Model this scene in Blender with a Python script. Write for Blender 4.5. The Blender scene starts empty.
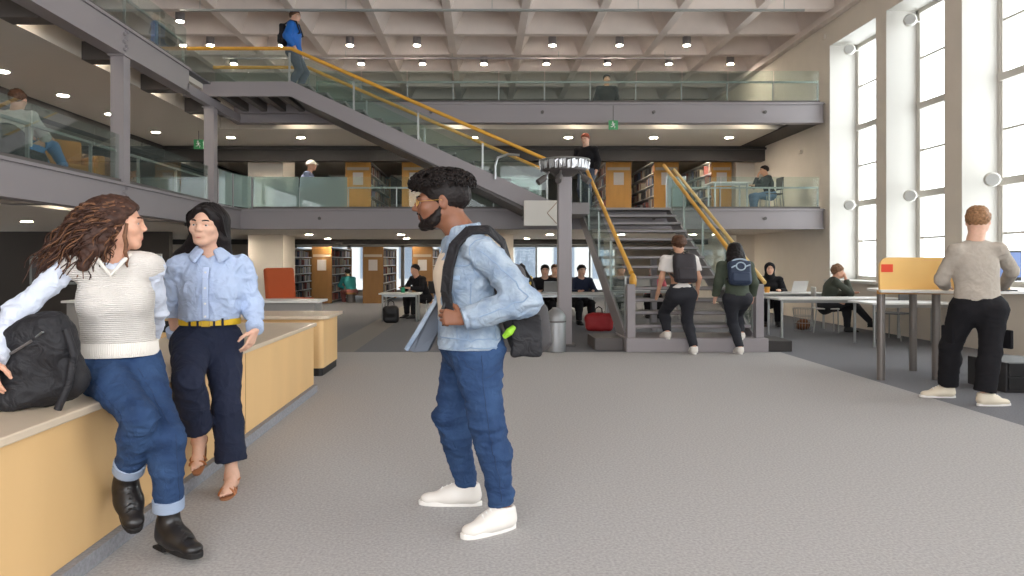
import bpy, math, random
import numpy as np
from mathutils import Vector, Matrix

R = random.Random(11)
SC = bpy.context.scene
COL = SC.collection
PI = math.pi
V3 = lambda *a: np.array(a if len(a) > 1 else a[0], dtype=np.float64)
def nrm(v):
    v = np.asarray(v, float)
    return v / (np.linalg.norm(v) + 1e-12)

# ------------------------------------------------------------------ materials
def lin(c):
    return tuple((x / 255 / 12.92) if x / 255 <= .04045 else ((x / 255 + .055) / 1.055) ** 2.4 for x in c)
MATS = {}
def seams(o, lines, r, m, parent, name='seam', off=.0, n=14):
    """stitched seams that lie on the cloth surface of o"""
    from mathutils.bvhtree import BVHTree
    L0 = wloc(o); t = BVHTree.FromPolygons([v.co for v in o.data.vertices], [tuple(p.vertices) for p in o.data.polygons]); b = B()
    for ln in lines:
        P = [V3(p) for p in ln]; Q = []
        for p, q in zip(P[:-1], P[1:]):
            for k in range(n):
                c, nn, _, _ = t.find_nearest(Vector(p + (q - p) * k / n - L0)); Q.append(V3(c) + V3(nn) * off + L0)
        b.tube(Q, r, 5)
    return obj(name, b, m, parent, smooth=True)
def mat(name, col, rough=.6, metal=0., var=None, bump=None, wave=None, emit=None, spec=.5, sss=0., coat=0., crease=None, stretch=(1, 1, 1)):
    """var=(scale, amount[, colour2]) colour variation; bump=(scale,strength); wave=(scale,strength,axis)"""
    if name in MATS:
        return MATS[name]
    m = bpy.data.materials.new(name); m.use_nodes = True
    nt = m.node_tree; N = nt.nodes; L = nt.links
    b = N['Principled BSDF']
    c = lin(col) + (1,)
    b.inputs['Base Color'].default_value = c
    b.inputs['Roughness'].default_value = rough
    b.inputs['Metallic'].default_value = metal
    b.inputs['Specular IOR Level'].default_value = spec
    if sss:
        b.inputs['Subsurface Weight'].default_value = sss
        b.inputs['Subsurface Radius'].default_value = (.012, .005, .003)
        b.inputs['Subsurface Scale'].default_value = 1
    if coat:
        b.inputs['Coat Weight'].default_value = coat
        b.inputs['Coat Roughness'].default_value = .15
    tc = N.new('ShaderNodeTexCoord'); mp = N.new('ShaderNodeMapping')
    mp.inputs['Scale'].default_value = stretch
    L.new(tc.outputs['Object'], mp.inputs['Vector'])
    if var:
        t = N.new('ShaderNodeTexNoise'); t.inputs['Scale'].default_value = var[0]; t.inputs['Detail'].default_value = 4
        L.new(mp.outputs[0], t.inputs['Vector'])
        rmp = N.new('ShaderNodeValToRGB')
        c2 = lin(var[2]) + (1,) if len(var) > 2 else tuple(x * (1 - var[1]) for x in c[:3]) + (1,)
        c1 = c if len(var) > 2 else tuple(min(1, x * (1 + var[1])) for x in c[:3]) + (1,)
        rmp.color_ramp.elements[0].position = .32; rmp.color_ramp.elements[1].position = .68
        rmp.color_ramp.elements[0].color = c2; rmp.color_ramp.elements[1].color = c1
        L.new(t.outputs['Fac'], rmp.inputs[0]); L.new(rmp.outputs[0], b.inputs['Base Color'])
    last = None
    def addbump(h, strength, dist):
        nonlocal last
        bp = N.new('ShaderNodeBump'); bp.inputs['Strength'].default_value = strength; bp.inputs['Distance'].default_value = dist
        L.new(h, bp.inputs['Height'])
        if last: L.new(last, bp.inputs['Normal'])
        last = bp.outputs[0]
        L.new(last, b.inputs['Normal'])
    if bump:
        t = N.new('ShaderNodeTexNoise'); t.inputs['Scale'].default_value = bump[0]; t.inputs['Detail'].default_value = 3
        L.new(mp.outputs[0], t.inputs['Vector'])
        addbump(t.outputs['Fac'], bump[1], bump[2] if len(bump) > 2 else .01)
    if crease:
        t = N.new('ShaderNodeTexNoise'); t.inputs['Scale'].default_value = crease[0]; t.inputs['Detail'].default_value = 2; t.inputs['Distortion'].default_value = 1.2
        L.new(mp.outputs[0], t.inputs['Vector']); addbump(t.outputs['Fac'], crease[1], .03)
    if wave:
        t = N.new('ShaderNodeTexWave'); t.inputs['Scale'].default_value = wave[0]; t.inputs['Distortion'].default_value = wave[3] if len(wave) > 3 else 1.
        t.bands_direction = wave[2]; t.inputs['Detail'].default_value = 1
        L.new(tc.outputs['Object'], t.inputs['Vector'])
        addbump(t.outputs['Fac'], wave[1], .006)
    if emit:
        b.inputs['Emission Color'].default_value = lin(emit[0]) + (1,)
        b.inputs['Emission Strength'].default_value = emit[1]
    MATS[name] = m
    return m
def glass(name, tint, refl=.08):
    if name in MATS: return MATS[name]
    m = bpy.data.materials.new(name); m.use_nodes = True
    nt = m.node_tree; N = nt.nodes; L = nt.links
    N.remove(N['Principled BSDF'])
    tr = N.new('ShaderNodeBsdfTransparent'); tr.inputs[0].default_value = lin(tint) + (1,)
    gl = N.new('ShaderNodeBsdfGlossy'); gl.inputs['Roughness'].default_value = .02
    df = N.new('ShaderNodeBsdfDiffuse'); df.inputs[0].default_value = lin((205, 225, 220)) + (1,)
    lw = N.new('ShaderNodeLayerWeight'); lw.inputs[0].default_value = .25
    mx = N.new('ShaderNodeMath'); mx.operation = 'MULTIPLY_ADD'; mx.inputs[1].default_value = .35; mx.inputs[2].default_value = refl * .4
    L.new(lw.outputs['Fresnel'], mx.inputs[0])
    m1 = N.new('ShaderNodeMixShader'); m2 = N.new('ShaderNodeMixShader'); m2.inputs[0].default_value = refl
    L.new(mx.outputs[0], m1.inputs[0]); L.new(tr.outputs[0], m1.inputs[1]); L.new(gl.outputs[0], m1.inputs[2])
    L.new(m1.outputs[0], m2.inputs[1]); L.new(df.outputs[0], m2.inputs[2])
    L.new(m2.outputs[0], N['Material Output'].inputs[0])
    MATS[name] = m
    return m
def emis(name, col, s):
    return mat(name, col, .5, emit=(col, s))

# ------------------------------------------------------------------ plain geometry builder (world coordinates)
class B:
    def __init__(s): s.v = []; s.f = []; s.mi = []; s.cur = 0
    def m(s, i): s.cur = i; return s
    def _add(s, vs, fs):
        o = len(s.v); s.v += [tuple(map(float, p)) for p in vs]
        for f in fs: s.f.append(tuple(o + i for i in f)); s.mi.append(s.cur)
        return s
    def box(s, x0, x1, y0, y1, z0, z1):
        return s.hexa([(x0, y0, z0), (x1, y0, z0), (x1, y1, z0), (x0, y1, z0)], [(x0, y0, z1), (x1, y0, z1), (x1, y1, z1), (x0, y1, z1)])
    def hexa(s, lo, hi):
        return s._add(list(lo) + list(hi), [(3, 2, 1, 0), (4, 5, 6, 7), (0, 1, 5, 4), (1, 2, 6, 5), (2, 3, 7, 6), (3, 0, 4, 7)])
    def obox(s, c, size, ax, ay, az):
        c, ax, ay, az = V3(c), nrm(ax), nrm(ay), nrm(az)
        P = lambda i, j, k: c + ax * size[0] * i / 2 + ay * size[1] * j / 2 + az * size[2] * k / 2
        return s.hexa([P(-1, -1, -1), P(1, -1, -1), P(1, 1, -1), P(-1, 1, -1)], [P(-1, -1, 1), P(1, -1, 1), P(1, 1, 1), P(-1, 1, 1)])
    def bar(s, a, b, w, h, up=(0, 0, 1)):
        a, b = V3(a), V3(b); d = nrm(b - a); u = V3(up); r = nrm(np.cross(d, u)); u = np.cross(r, d)
        return s.obox((a + b) / 2, (np.linalg.norm(b - a), w, h), d, r, u)
    def prism(s, pts, off):
        """closed polygon pts extruded by vector off"""
        n = len(pts); p2 = [tuple(V3(p) + V3(off)) for p in pts]
        fs = [tuple(range(n - 1, -1, -1)), tuple(range(n, 2 * n))] + [(i, (i + 1) % n, n + (i + 1) % n, n + i) for i in range(n)]
        return s._add(list(pts) + p2, fs)
    def tube(s, pts, r, n=8, cap=True, closed=False):
        pts = [V3(p) for p in pts]; N = len(pts); rs = r if hasattr(r, '__len__') else [r] * N
        vs = []; ref = None
        for i, p in enumerate(pts):
            if closed: d = nrm(pts[(i + 1) % N] - pts[i - 1])
            else: d = nrm(pts[min(i + 1, N - 1)] - pts[max(i - 1, 0)])
            if ref is None:
                ref = nrm(np.cross(d, (0, 0, 1))) if abs(d[2]) < .9 else nrm(np.cross(d, (1, 0, 0)))
            ref = nrm(ref - d * np.dot(ref, d)); q = np.cross(d, ref)
            for k in range(n):
                a = 2 * PI * k / n
                vs.append(p + (ref * math.cos(a) + q * math.sin(a)) * rs[i])
        fs = []
        for i in range(N if closed else N - 1):
            j = (i + 1) % N
            for k in range(n):
                k2 = (k + 1) % n
                fs.append((i * n + k, i * n + k2, j * n + k2, j * n + k))
        if cap and not closed:
            fs.append(tuple(range(n - 1, -1, -1))); fs.append(tuple((N - 1) * n + k for k in range(n)))
        return s._add(vs, fs)
    def cyl(s, a, b, r, n=16, r2=None):
        return s.tube([a, b], [r, r if r2 is None else r2], n)
    def lathe(s, c, prof, n=24, axis=(0, 0, 1)):
        """prof = [(radius, height)...] from one end to the other"""
        c, az = V3(c), nrm(axis); ax = nrm(np.cross(az, (0, 1, 0))) if abs(az[1]) < .9 else nrm(np.cross(az, (1, 0, 0))); ay = np.cross(az, ax)
        vs = []; fs = []
        for r, h in prof:
            for k in range(n):
                a = 2 * PI * k / n; vs.append(c + az * h + (ax * math.cos(a) + ay * math.sin(a)) * max(r, 1e-4))
        for i in range(len(prof) - 1):
            for k in range(n):
                k2 = (k + 1) % n; fs.append((i * n + k, i * n + k2, (i + 1) * n + k2, (i + 1) * n + k))
        fs.append(tuple(range(n - 1, -1, -1))); fs.append(tuple((len(prof) - 1) * n + k for k in range(n)))
        return s._add(vs, fs)
    def ell(s, c, r, n=12, ax=((1, 0, 0), (0, 1, 0), (0, 0, 1))):
        c = V3(c); ax = [V3(a) for a in ax]; r = r if hasattr(r, '__len__') else (r, r, r); vs = []; fs = []
        m = max(4, n // 2)
        for i in range(m + 1):
            t = PI * i / m
            for k in range(n):
                a = 2 * PI * k / n
                vs.append(c + ax[0] * r[0] * math.sin(t) * math.cos(a) + ax[1] * r[1] * math.sin(t) * math.sin(a) + ax[2] * r[2] * -math.cos(t))
        for i in range(m):
            for k in range(n):
                k2 = (k + 1) % n; fs.append((i * n + k, i * n + k2, (i + 1) * n + k2, (i + 1) * n + k))
        return s._add(vs, fs)

def wloc(o):
    v = V3(0, 0, 0)
    while o is not None:
        v = v + V3(o.location); o = o.parent
    return v
def props(o, label=None, cat=None, group=None, kind=None):
    if label: o['label'] = label
    if cat: o['category'] = cat
    if group: o['group'] = group
    if kind: o['kind'] = kind
    return o
class widen:
    """heads and shoes of this crowd are built a little broader across the hall"""
    cur = None
    def __init__(s, x, k): s.p = (x, k) if k != 1 else None
    def __enter__(s): s.old = widen.cur; widen.cur = s.p
    def __exit__(s, *a): widen.cur = s.old
def mk(name, v, f, mats, parent=None, loc=None, mi=None, smooth=False, bevel=0, auto=None):
    base = wloc(parent) if parent is not None else V3(0, 0, 0)
    L0 = V3(loc) if loc is not None else V3(0, 0, 0)
    me = bpy.data.meshes.new(name)
    vv = np.array(v, float).reshape(-1, 3)
    if widen.cur: vv[:, 0] = widen.cur[0] + (vv[:, 0] - widen.cur[0]) * widen.cur[1]
    vv = vv - base - L0
    me.from_pydata(vv.tolist(), [], f if isinstance(f, list) else f.tolist())
    for m in (mats if isinstance(mats, (list, tuple)) else [mats]): me.materials.append(m)
    if mi is not None and any(mi): me.polygons.foreach_set('material_index', list(mi))
    o = bpy.data.objects.new(name, me); COL.objects.link(o)
    o.location = L0
    if parent is not None: o.parent = parent
    if smooth:
        me.polygons.foreach_set('use_smooth', [True] * len(me.polygons))
        if auto is not None:
            try: me.set_sharp_from_angle(angle=math.radians(auto))
            except Exception: pass
    me.validate(); me.update()
    if bevel:
        md = o.modifiers.new('edge', 'BEVEL'); md.width = bevel; md.segments = 2; md.limit_method = 'ANGLE'; md.angle_limit = .6
    return o
def obj(name, b, mats, parent=None, loc=None, smooth=False, bevel=0, auto=35):
    return mk(name, b.v, b.f, mats, parent, loc, b.mi, smooth, bevel, auto if smooth else None)
def empty(name, loc, label=None, cat=None, group=None, kind=None):
    o = bpy.data.objects.new(name, None); COL.objects.link(o); o.location = loc; o.empty_display_size = .1
    return props(o, label, cat, group, kind)
def kids(o): return [c for c in o.children]
def dup(o, loc=None, rz=None, label=None, group=None, parent=None):
    c = o.copy(); COL.objects.link(c)
    if parent is not None: c.parent = parent
    if loc is not None: c.location = loc
    if rz is not None: c.rotation_euler = (0, 0, rz)
    if label: c['label'] = label
    if group: c['group'] = group
    for k in list(o.children): dup(k, parent=c)
    return c
ORD = 'first second third fourth fifth sixth seventh eighth ninth tenth eleventh twelfth'.split()

# ------------------------------------------------------------------ implicit surfaces -> one continuous mesh
class SDF:
    def __init__(s, lo, hi, h, fine=(), hf=None):
        s.ax = []
        for i in range(3):
            c = [lo[i]]
            while c[-1] < hi[i]:
                st = h
                for (fl, fh) in fine:
                    if fl[i] <= c[-1] <= fh[i]: st = hf
                    elif c[-1] < fl[i] < c[-1] + st: st = max(hf, fl[i] - c[-1] + 1e-4)
                c.append(c[-1] + st)
            s.ax.append(np.array(c, np.float32))
        s.h = h; s.warp = None
        s.F = np.full([len(a) for a in s.ax], 1., np.float32)
    def sl(s, lo, hi):
        r = []
        if s.warp:
            c, k = s.warp; lo, hi = np.array(lo, float), np.array(hi, float); lo[0] = c + (lo[0] - c) * k; hi[0] = c + (hi[0] - c) * k
        for i in range(3):
            a = max(0, np.searchsorted(s.ax[i], lo[i]) - 1); b = min(len(s.ax[i]), np.searchsorted(s.ax[i], hi[i]) + 1)
            r.append(slice(a, max(b, a)))
        return tuple(r)
    def grid(s, sl):
        x = s.ax[0][sl[0]][:, None, None]
        if s.warp: x = s.warp[0] + (x - s.warp[0]) / s.warp[1]
        return x, s.ax[1][sl[1]][None, :, None], s.ax[2][sl[2]][None, None, :]
    def comb(s, sl, d, k, op):
        A = s.F[sl]
        if op == 'u':
            if k > 0:
                h = np.clip(k - np.abs(A - d), 0, None) / k
                s.F[sl] = np.minimum(A, d) - h * h * k * .25
            else: s.F[sl] = np.minimum(A, d)
        else:
            d = -d
            if k > 0:
                h = np.clip(k - np.abs(A - d), 0, None) / k
                s.F[sl] = np.maximum(A, d) + h * h * k * .25
            else: s.F[sl] = np.maximum(A, d)
    def cap(s, a, b, ra, rb=None, k=.02, flat=None, op='u'):
        a, b = V3(a), V3(b); rb = ra if rb is None else rb
        m = max(ra, rb) * (max(1, flat[1]) if flat else 1) + k + 2.5 * s.h
        sl = s.sl(np.minimum(a, b) - m, np.maximum(a, b) + m); x, y, z = s.grid(sl)
        if 0 in s.F[sl].shape: return
        ab = b - a; L2 = max(float(ab @ ab), 1e-9)
        dx, dy, dz = x - a[0], y - a[1], z - a[2]
        t = np.clip((dx * ab[0] + dy * ab[1] + dz * ab[2]) / L2, 0, 1)
        dx, dy, dz = dx - t * ab[0], dy - t * ab[1], dz - t * ab[2]
        q = 1.
        if flat:
            n = nrm(flat[0]); kk = flat[1]; dn = (dx * n[0] + dy * n[1] + dz * n[2]) * (1 / kk - 1)
            dx, dy, dz = dx + n[0] * dn, dy + n[1] * dn, dz + n[2] * dn; q = min(1, kk) ** .5
        d = (np.sqrt(dx * dx + dy * dy + dz * dz) - (ra + (rb - ra) * t)) * q
        s.comb(sl, d.astype(np.float32), k, op)
    def ell(s, c, r, ax=None, k=.02, op='u'):
        c = V3(c); r = V3(r if hasattr(r, '__len__') else (r, r, r)); m = r.max() + k + 2.5 * s.h
        sl = s.sl(c - m, c + m); x, y, z = s.grid(sl)
        if 0 in s.F[sl].shape: return
        ax = ax if ax is not None else ((1, 0, 0), (0, 1, 0), (0, 0, 1))
        dx, dy, dz = x - c[0], y - c[1], z - c[2]
        q = [(dx * a[0] + dy * a[1] + dz * a[2]) for a in ax]
        k0 = np.sqrt(sum((qq / rr) ** 2 for qq, rr in zip(q, r))); k1 = np.sqrt(sum((qq / (rr * rr)) ** 2 for qq, rr in zip(q, r))) + 1e-6
        s.comb(sl, (k0 * (k0 - 1) / k1).astype(np.float32), k, op)
    def rbox(s, c, half, ax, r=.01, k=.02, op='u'):
        c = V3(c); half = V3(half); m = np.linalg.norm(half) + k + 2.5 * s.h
        sl = s.sl(c - m, c + m); x, y, z = s.grid(sl)
        if 0 in s.F[sl].shape: return
        dx, dy, dz = x - c[0], y - c[1], z - c[2]
        q = [np.abs(dx * a[0] + dy * a[1] + dz * a[2]) - (hh - r) for a, hh in zip(ax, half)]
        o = np.sqrt(sum(np.maximum(qq, 0) ** 2 for qq in q)); i = np.minimum(np.maximum(np.maximum(q[0], q[1]), q[2]), 0)
        s.comb(sl, (o + i - r).astype(np.float32), k, op)
    def cut(s, p, n, rad=None, k=0., other=None):
        """remove what lies on the side n points to (within rad of p)"""
        p, n = V3(p), nrm(n)
        sl = s.sl(p - rad, p + rad) if rad else (slice(None),) * 3
        x, y, z = s.grid(sl)
        if 0 in s.F[sl].shape: return
        d = (x - p[0]) * n[0] + (y - p[1]) * n[1] + (z - p[2]) * n[2]
        if rad:
            far = (x - p[0]) ** 2 + (y - p[1]) ** 2 + (z - p[2]) ** 2 > rad * rad
            if other is not None:
                def seg(a, b):
                    a, b = V3(a), V3(b); ab = b - a; t = np.clip(((x - a[0]) * ab[0] + (y - a[1]) * ab[1] + (z - a[2]) * ab[2]) / (ab @ ab), 0, 1)
                    return (x - a[0] - t * ab[0]) ** 2 + (y - a[1] - t * ab[1]) ** 2 + (z - a[2] - t * ab[2]) ** 2
                far = far | (seg(*other) < seg(p, p + n * rad))
            d = np.where(far, -9, d)
        s.comb(sl, -d.astype(np.float32), k, 's')
    def mesh(s, smooth=1):
        F = s.F; S = F < 0
        for i in range(3):
            for e in (0, -1):
                sl = [slice(None)] * 3; sl[i] = e; S[tuple(sl)] = False; F[tuple(sl)] = np.maximum(F[tuple(sl)], 1e-4)
        n = np.zeros([d - 1 for d in F.shape], np.int8)
        for i in (0, 1):
            for j in (0, 1):
                for k in (0, 1):
                    n += S[i:F.shape[0] - 1 + i, j:F.shape[1] - 1 + j, k:F.shape[2] - 1 + k]
        act = np.argwhere((n > 0) & (n < 8))
        if len(act) == 0: return np.zeros((0, 3)), np.zeros((0, 4), int)
        cid = np.full(n.shape, -1, np.int64); cid[tuple(act.T)] = np.arange(len(act))
        cor = [(i, j, k) for i in (0, 1) for j in (0, 1) for k in (0, 1)]
        val = np.stack([F[act[:, 0] + c[0], act[:, 1] + c[1], act[:, 2] + c[2]] for c in cor], 1).astype(float)
        pos = np.stack([np.stack([s.ax[q][act[:, q] + c[q]] for q in range(3)], 1) for c in cor], 1).astype(float)
        acc = np.zeros((len(act), 3)); cnt = np.zeros(len(act))
        for a in range(8):
            for b in range(a + 1, 8):
                if sum(abs(cor[a][q] - cor[b][q]) for q in range(3)) != 1: continue
                va, vb = val[:, a], val[:, b]; msk = (va < 0) != (vb < 0)
                t = np.where(msk, va / np.where(np.abs(va - vb) < 1e-9, 1e-9, va - vb), 0)
                acc += np.where(msk[:, None], pos[:, a] + (pos[:, b] - pos[:, a]) * t[:, None], 0); cnt += msk
        v = acc / np.maximum(cnt, 1)[:, None]
        fs = []
        for q in range(3):
            sa = [slice(None)] * 3; sb = [slice(None)] * 3; sa[q] = slice(0, -1); sb[q] = slice(1, None)
            A, Bq = S[tuple(sa)], S[tuple(sb)]
            e = np.argwhere(A != Bq)
            u, w = (q + 1) % 3, (q + 2) % 3
            ok = (e[:, u] > 0) & (e[:, w] > 0) & (e[:, u] < F.shape[u] - 1) & (e[:, w] < F.shape[w] - 1); e = e[ok]
            ins = A[tuple(e.T)]
            def cell(du, dw):
                g = e.copy(); g[:, u] += du; g[:, w] += dw
                return cid[tuple(g.T)]
            qd = np.stack([cell(-1, -1), cell(0, -1), cell(0, 0), cell(-1, 0)], 1)
            qd = np.where(ins[:, None], qd, qd[:, ::-1]); fs.append(qd)
        f = np.concatenate(fs); f = f[(f >= 0).all(1)]
        return lap(v, f, smooth), f
def lap(v, f, it, w=.5):
    e = np.concatenate([f[:, [0, 1]], f[:, [1, 2]], f[:, [2, 3]], f[:, [3, 0]]])
    for _ in range(it):
        a = np.zeros_like(v); c = np.zeros(len(v))
        for q in range(3):
            a[:, q] = np.bincount(e[:, 0], v[e[:, 1], q], len(v)) + np.bincount(e[:, 1], v[e[:, 0], q], len(v))
        c = np.bincount(e[:, 0], minlength=len(v)) + np.bincount(e[:, 1], minlength=len(v))
        v = v * (1 - w) + w * a / np.maximum(c, 1)[:, None]
    return v
def normals(v, f):
    n = np.cross(v[f[:, 2]] - v[f[:, 0]], v[f[:, 3]] - v[f[:, 1]]); o = np.zeros_like(v)
    for q in range(4):
        for i in range(3): o[:, i] += np.bincount(f[:, q], n[:, i], len(v))
    return o / (np.linalg.norm(o, axis=1, keepdims=True) + 1e-12)
def vnoise(p, seed=0):
    i = np.floor(p).astype(np.int64); t = p - i; t = t * t * (3 - 2 * t)
    def hsh(x, y, z):
        n = (x * 374761393 + y * 668265263 + z * 2147483647 + seed * 1274126177) & 0xffffffff
        n = ((n ^ (n >> 13)) * 1274126177) & 0xffffffff
        return ((n ^ (n >> 16)) & 0xffff) / 32767.5 - 1
    r = 0
    for a in (0, 1):
        for b in (0, 1):
            for c in (0, 1):
                w = (t[:, 0] if a else 1 - t[:, 0]) * (t[:, 1] if b else 1 - t[:, 1]) * (t[:, 2] if c else 1 - t[:, 2])
                r = r + w * hsh(i[:, 0] + a, i[:, 1] + b, i[:, 2] + c)
    return r
def folds(v, f, amp, freq, seed=0, spots=None, rad=.14, base=.25):
    """cloth creases: ridged noise along the normal, stronger near the joints in spots"""
    n = normals(v, f); fr = V3(freq if hasattr(freq, '__len__') else (freq,) * 3)
    q = v * fr + .35 * np.stack([vnoise(v * 6, seed + i + 5) for i in range(3)], 1) * fr / fr.max() * 2
    sh = lambda u: 1 - 1.9 * np.sqrt(np.abs(u) + .004)
    r = sh(vnoise(q, seed)) * .65 + .35 * sh(vnoise(q * 2.3 + 7, seed + 1))
    w = np.full(len(v), base)
    for sp in spots or ():
        w = np.maximum(w, np.exp(-((v - V3(sp)) ** 2).sum(1) / (rad * rad)))
    return v + n * (amp * (r * w))[:, None]
# ------------------------------------------------------------------ materials of the place
m_carpet = mat('carpet_light', (172, 169, 167), .95, var=(70, .16), bump=(240, .5, .006), spec=.1)
m_carpet2 = mat('carpet_dark', (122, 122, 126), .95, var=(70, .14), bump=(240, .5, .006), spec=.1)
m_carpet3 = mat('carpet_strip', (139, 135, 131), .95, var=(70, .12), spec=.1)
m_wall = mat('plaster', (222, 212, 198), .85, var=(3, .02))
m_white = mat('white_paint', (206, 203, 196), .7)
m_frame = mat('frame_paint', (204, 199, 190), .6)
m_ceil = mat('concrete_ceiling', (224, 211, 202), .85, var=(2.5, .04))
m_soffit = mat('soffit_white', (216, 208, 196), .8)
m_steel = mat('painted_steel', (150, 144, 146), .45, spec=.4)
m_steel2 = mat('dark_steel', (92, 87, 85), .5)
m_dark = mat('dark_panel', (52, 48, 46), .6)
m_silver = mat('brushed_aluminium', (178, 180, 180), .35, metal=.9)
m_rail = mat('pale_rail', (166, 170, 168), .35, metal=.5)
m_beech = mat('beech_wood', (228, 188, 132), .45, var=(2.2, .05), stretch=(1, 1, .25))
m_beech_top = mat('worktop', (214, 196, 172), .35, var=(6, .03), coat=.3)
m_yrail = mat('oak_rail', (226, 168, 62), .4, var=(5, .08), coat=.3)
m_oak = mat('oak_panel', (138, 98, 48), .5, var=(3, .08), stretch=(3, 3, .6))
m_black = mat('black_plastic', (26, 25, 26), .5)
m_paper = mat('paper_white', (232, 230, 226), .8)
m_glass = glass('balustrade_glass', (243, 249, 246), .03)
m_glass_f = glass('frosted_glass', (222, 238, 234), .28)
m_pane = glass('window_pane', (250, 252, 252), .02)
m_lamp = emis('lamp_disc', (255, 242, 222), 240)
m_lamp_low = emis('lamp_disc_low', (255, 242, 222), 70)
m_orange = mat('orange_fabric', (196, 92, 48), .8, bump=(200, .2))
m_tabletop = mat('white_laminate', (226, 224, 220), .4)

S = 'structure'
# ------------------------------------------------------------------ floor
b = B()
b.m(0).box(-2.9, 4.3, -3, 10.1, -.2, 0)
b.m(1).box(-13, -2.9, -3, 27, -.2, 0).box(4.3, 8.6, -3, 27, -.2, 0).box(-2.9, -2.35, 10.1, 27, -.2, 0).box(-1.85, 4.3, 10.1, 27, -.2, 0)
b.m(2).box(-2.35, -1.85, 10.1, 27, -.2, 0)
props(obj('floor', b, [m_carpet, m_carpet2, m_carpet3]), kind=S)

# ------------------------------------------------------------------ coffered ceiling
def coffers():
    b = B(); z0, z1 = 6.55, 7.0; s = 1.63
    xs = [7.42 - s * k for k in range(14)]; ys = [16.2 + 1.6 * j for j in range(-12, 8)]
    for i in range(len(xs) - 1):
        for j in range(len(ys) - 1):
            x1, x0 = xs[i], xs[i + 1]; y0, y1 = ys[j], ys[j + 1]
            def rec(e, z): return [(x0 + e, y0 + e, z), (x1 - e, y0 + e, z), (x1 - e, y1 - e, z), (x0 + e, y1 - e, z)]
            a, c, d = rec(0, z0), rec(.085, z0), rec(.33, z1)
            for q in range(4):
                q2 = (q + 1) % 4
                b._add([a[q], c[q], c[q2], a[q2]], [(0, 1, 2, 3)])
                b._add([c[q], d[q], d[q2], c[q2]], [(0, 1, 2, 3)])
            b._add(d, [(3, 2, 1, 0)])
    b.box(-13.9, 8.2, -3.1, 27.5, 7.02, 7.2)
    props(obj('ceiling', b, m_ceil), kind=S)
coffers()
props(obj('trim_1', B().box(7.25, 7.42, -3, 27, 6.4, 6.55), m_ceil), kind=S)

# ------------------------------------------------------------------ right wall with deep window bays
WY = [(13.15, 14.9), (11.2, 12.82), (9.2, 10.8), (7.17, 8.8), (5.15, 6.8), (3.15, 4.8), (1.1, 2.8), (-.9, .8)]
b = B()
b.box(7.4, 8.1, -3, 27, 5.9, 7.02).box(7.4, 8.1, -3, 27, 0, .9).box(7.4, 8.1, 14.9, 27, .9, 5.9)
for i in range(len(WY)):
    lo = WY[i + 1][1] if i + 1 < len(WY) else -3
    b.box(7.4, 8.1, lo, WY[i][0], .9, 5.9)
props(obj('wall_right', b, m_wall), kind=S)
for i, (y0, y1) in enumerate(WY):                                     # painted window reveals and sill
    b = B()
    b.box(7.402, 7.97, y1 - .006, y1 + .001, .9, 5.9).box(7.402, 7.97, y0 - .001, y0 + .006, .9, 5.9).box(7.402, 7.97, y0, y1, 5.894, 5.9)
    b.box(7.3, 7.97, y0 - .05, y1 + .05, .88, .93)
    props(obj('trim_%d' % (i + 2), b, m_white), kind=S)
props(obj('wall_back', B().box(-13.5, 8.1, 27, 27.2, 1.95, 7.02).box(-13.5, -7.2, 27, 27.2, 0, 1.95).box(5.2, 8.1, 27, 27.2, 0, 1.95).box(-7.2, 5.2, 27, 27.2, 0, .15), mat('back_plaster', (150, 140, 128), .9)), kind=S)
props(obj('wall_front_added', B().box(-13.5, 8.1, -3.2, -3, 0, 1.0).box(-13.5, 8.1, -3.2, -3, 5.4, 7.02).box(-13.5, -3.5, -3.2, -3, 1.0, 5.4).box(4.5, 8.1, -3.2, -3, 1.0, 5.4).box(.3, .8, -3.2, -3, 1.0, 5.4), m_wall), kind=S)  # unseen wall added behind the camera, openings left to limit front fill
b = B()
b.box(-16, 14, 38, 38.3, -1, 12)
for k in range(14):
    for q in range(4): b.m(1).box(-15 + 2.1 * k, -13.9 + 2.1 * k, 37.95, 38.05, .4 + 2.9 * q, 2.2 + 2.9 * q)
props(obj('exterior_building', b, [mat('facade_grey', (128, 128, 126), .9), mat('facade_window', (70, 78, 88), .3)]), kind=S)
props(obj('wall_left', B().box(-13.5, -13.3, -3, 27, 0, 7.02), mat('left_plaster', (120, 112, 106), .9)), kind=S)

def window(i, y0, y1):
    X = 7.99; e = empty('window_%d' % i, (X, (y0 + y1) / 2, .93), kind=S)
    b = B(); zs = [.95, 2.53, 4.13, 5.88]; fw = .06
    b.box(X - .04, X + .05, y0, y0 + fw, .93, 5.9).box(X - .04, X + .05, y1 - fw, y1, .93, 5.9).box(X - .04, X + .05, y0, y1, 5.82, 5.9).box(X - .04, X + .05, y0, y1, .93, 1.01)
    obj('window_frame', b, m_frame, e, bevel=.006)
    for z in zs[1:3]: obj('transom', B().box(X - .07, X + .05, y0 + fw, y1 - fw, z - .06, z + .06), m_frame, e, bevel=.01)
    for z0, z1 in zip(zs[:-1], zs[1:]):
        ym = (y0 + y1) / 2; zm = (z0 + z1) / 2
        bb = B().box(X - .03, X + .03, ym - .035, ym + .035, z0 + .05, z1 - .05).box(X - .015, X + .015, y0 + fw, y1 - fw, zm - .018, zm + .018)
        bb.box(X - .03, X + .03, y0 + fw, y0 + fw + .035, z0, z1).box(X - .03, X + .03, y1 - fw - .035, y1 - fw, z0, z1)
        obj('sash', bb, m_frame, e)
        obj('pane', B().box(X - .004, X + .004, y0 + fw, y1 - fw, z0, z1), m_pane, e)
    return e
for i, (y0, y1) in enumerate(WY): window(i + 1, y0, y1)
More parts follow.
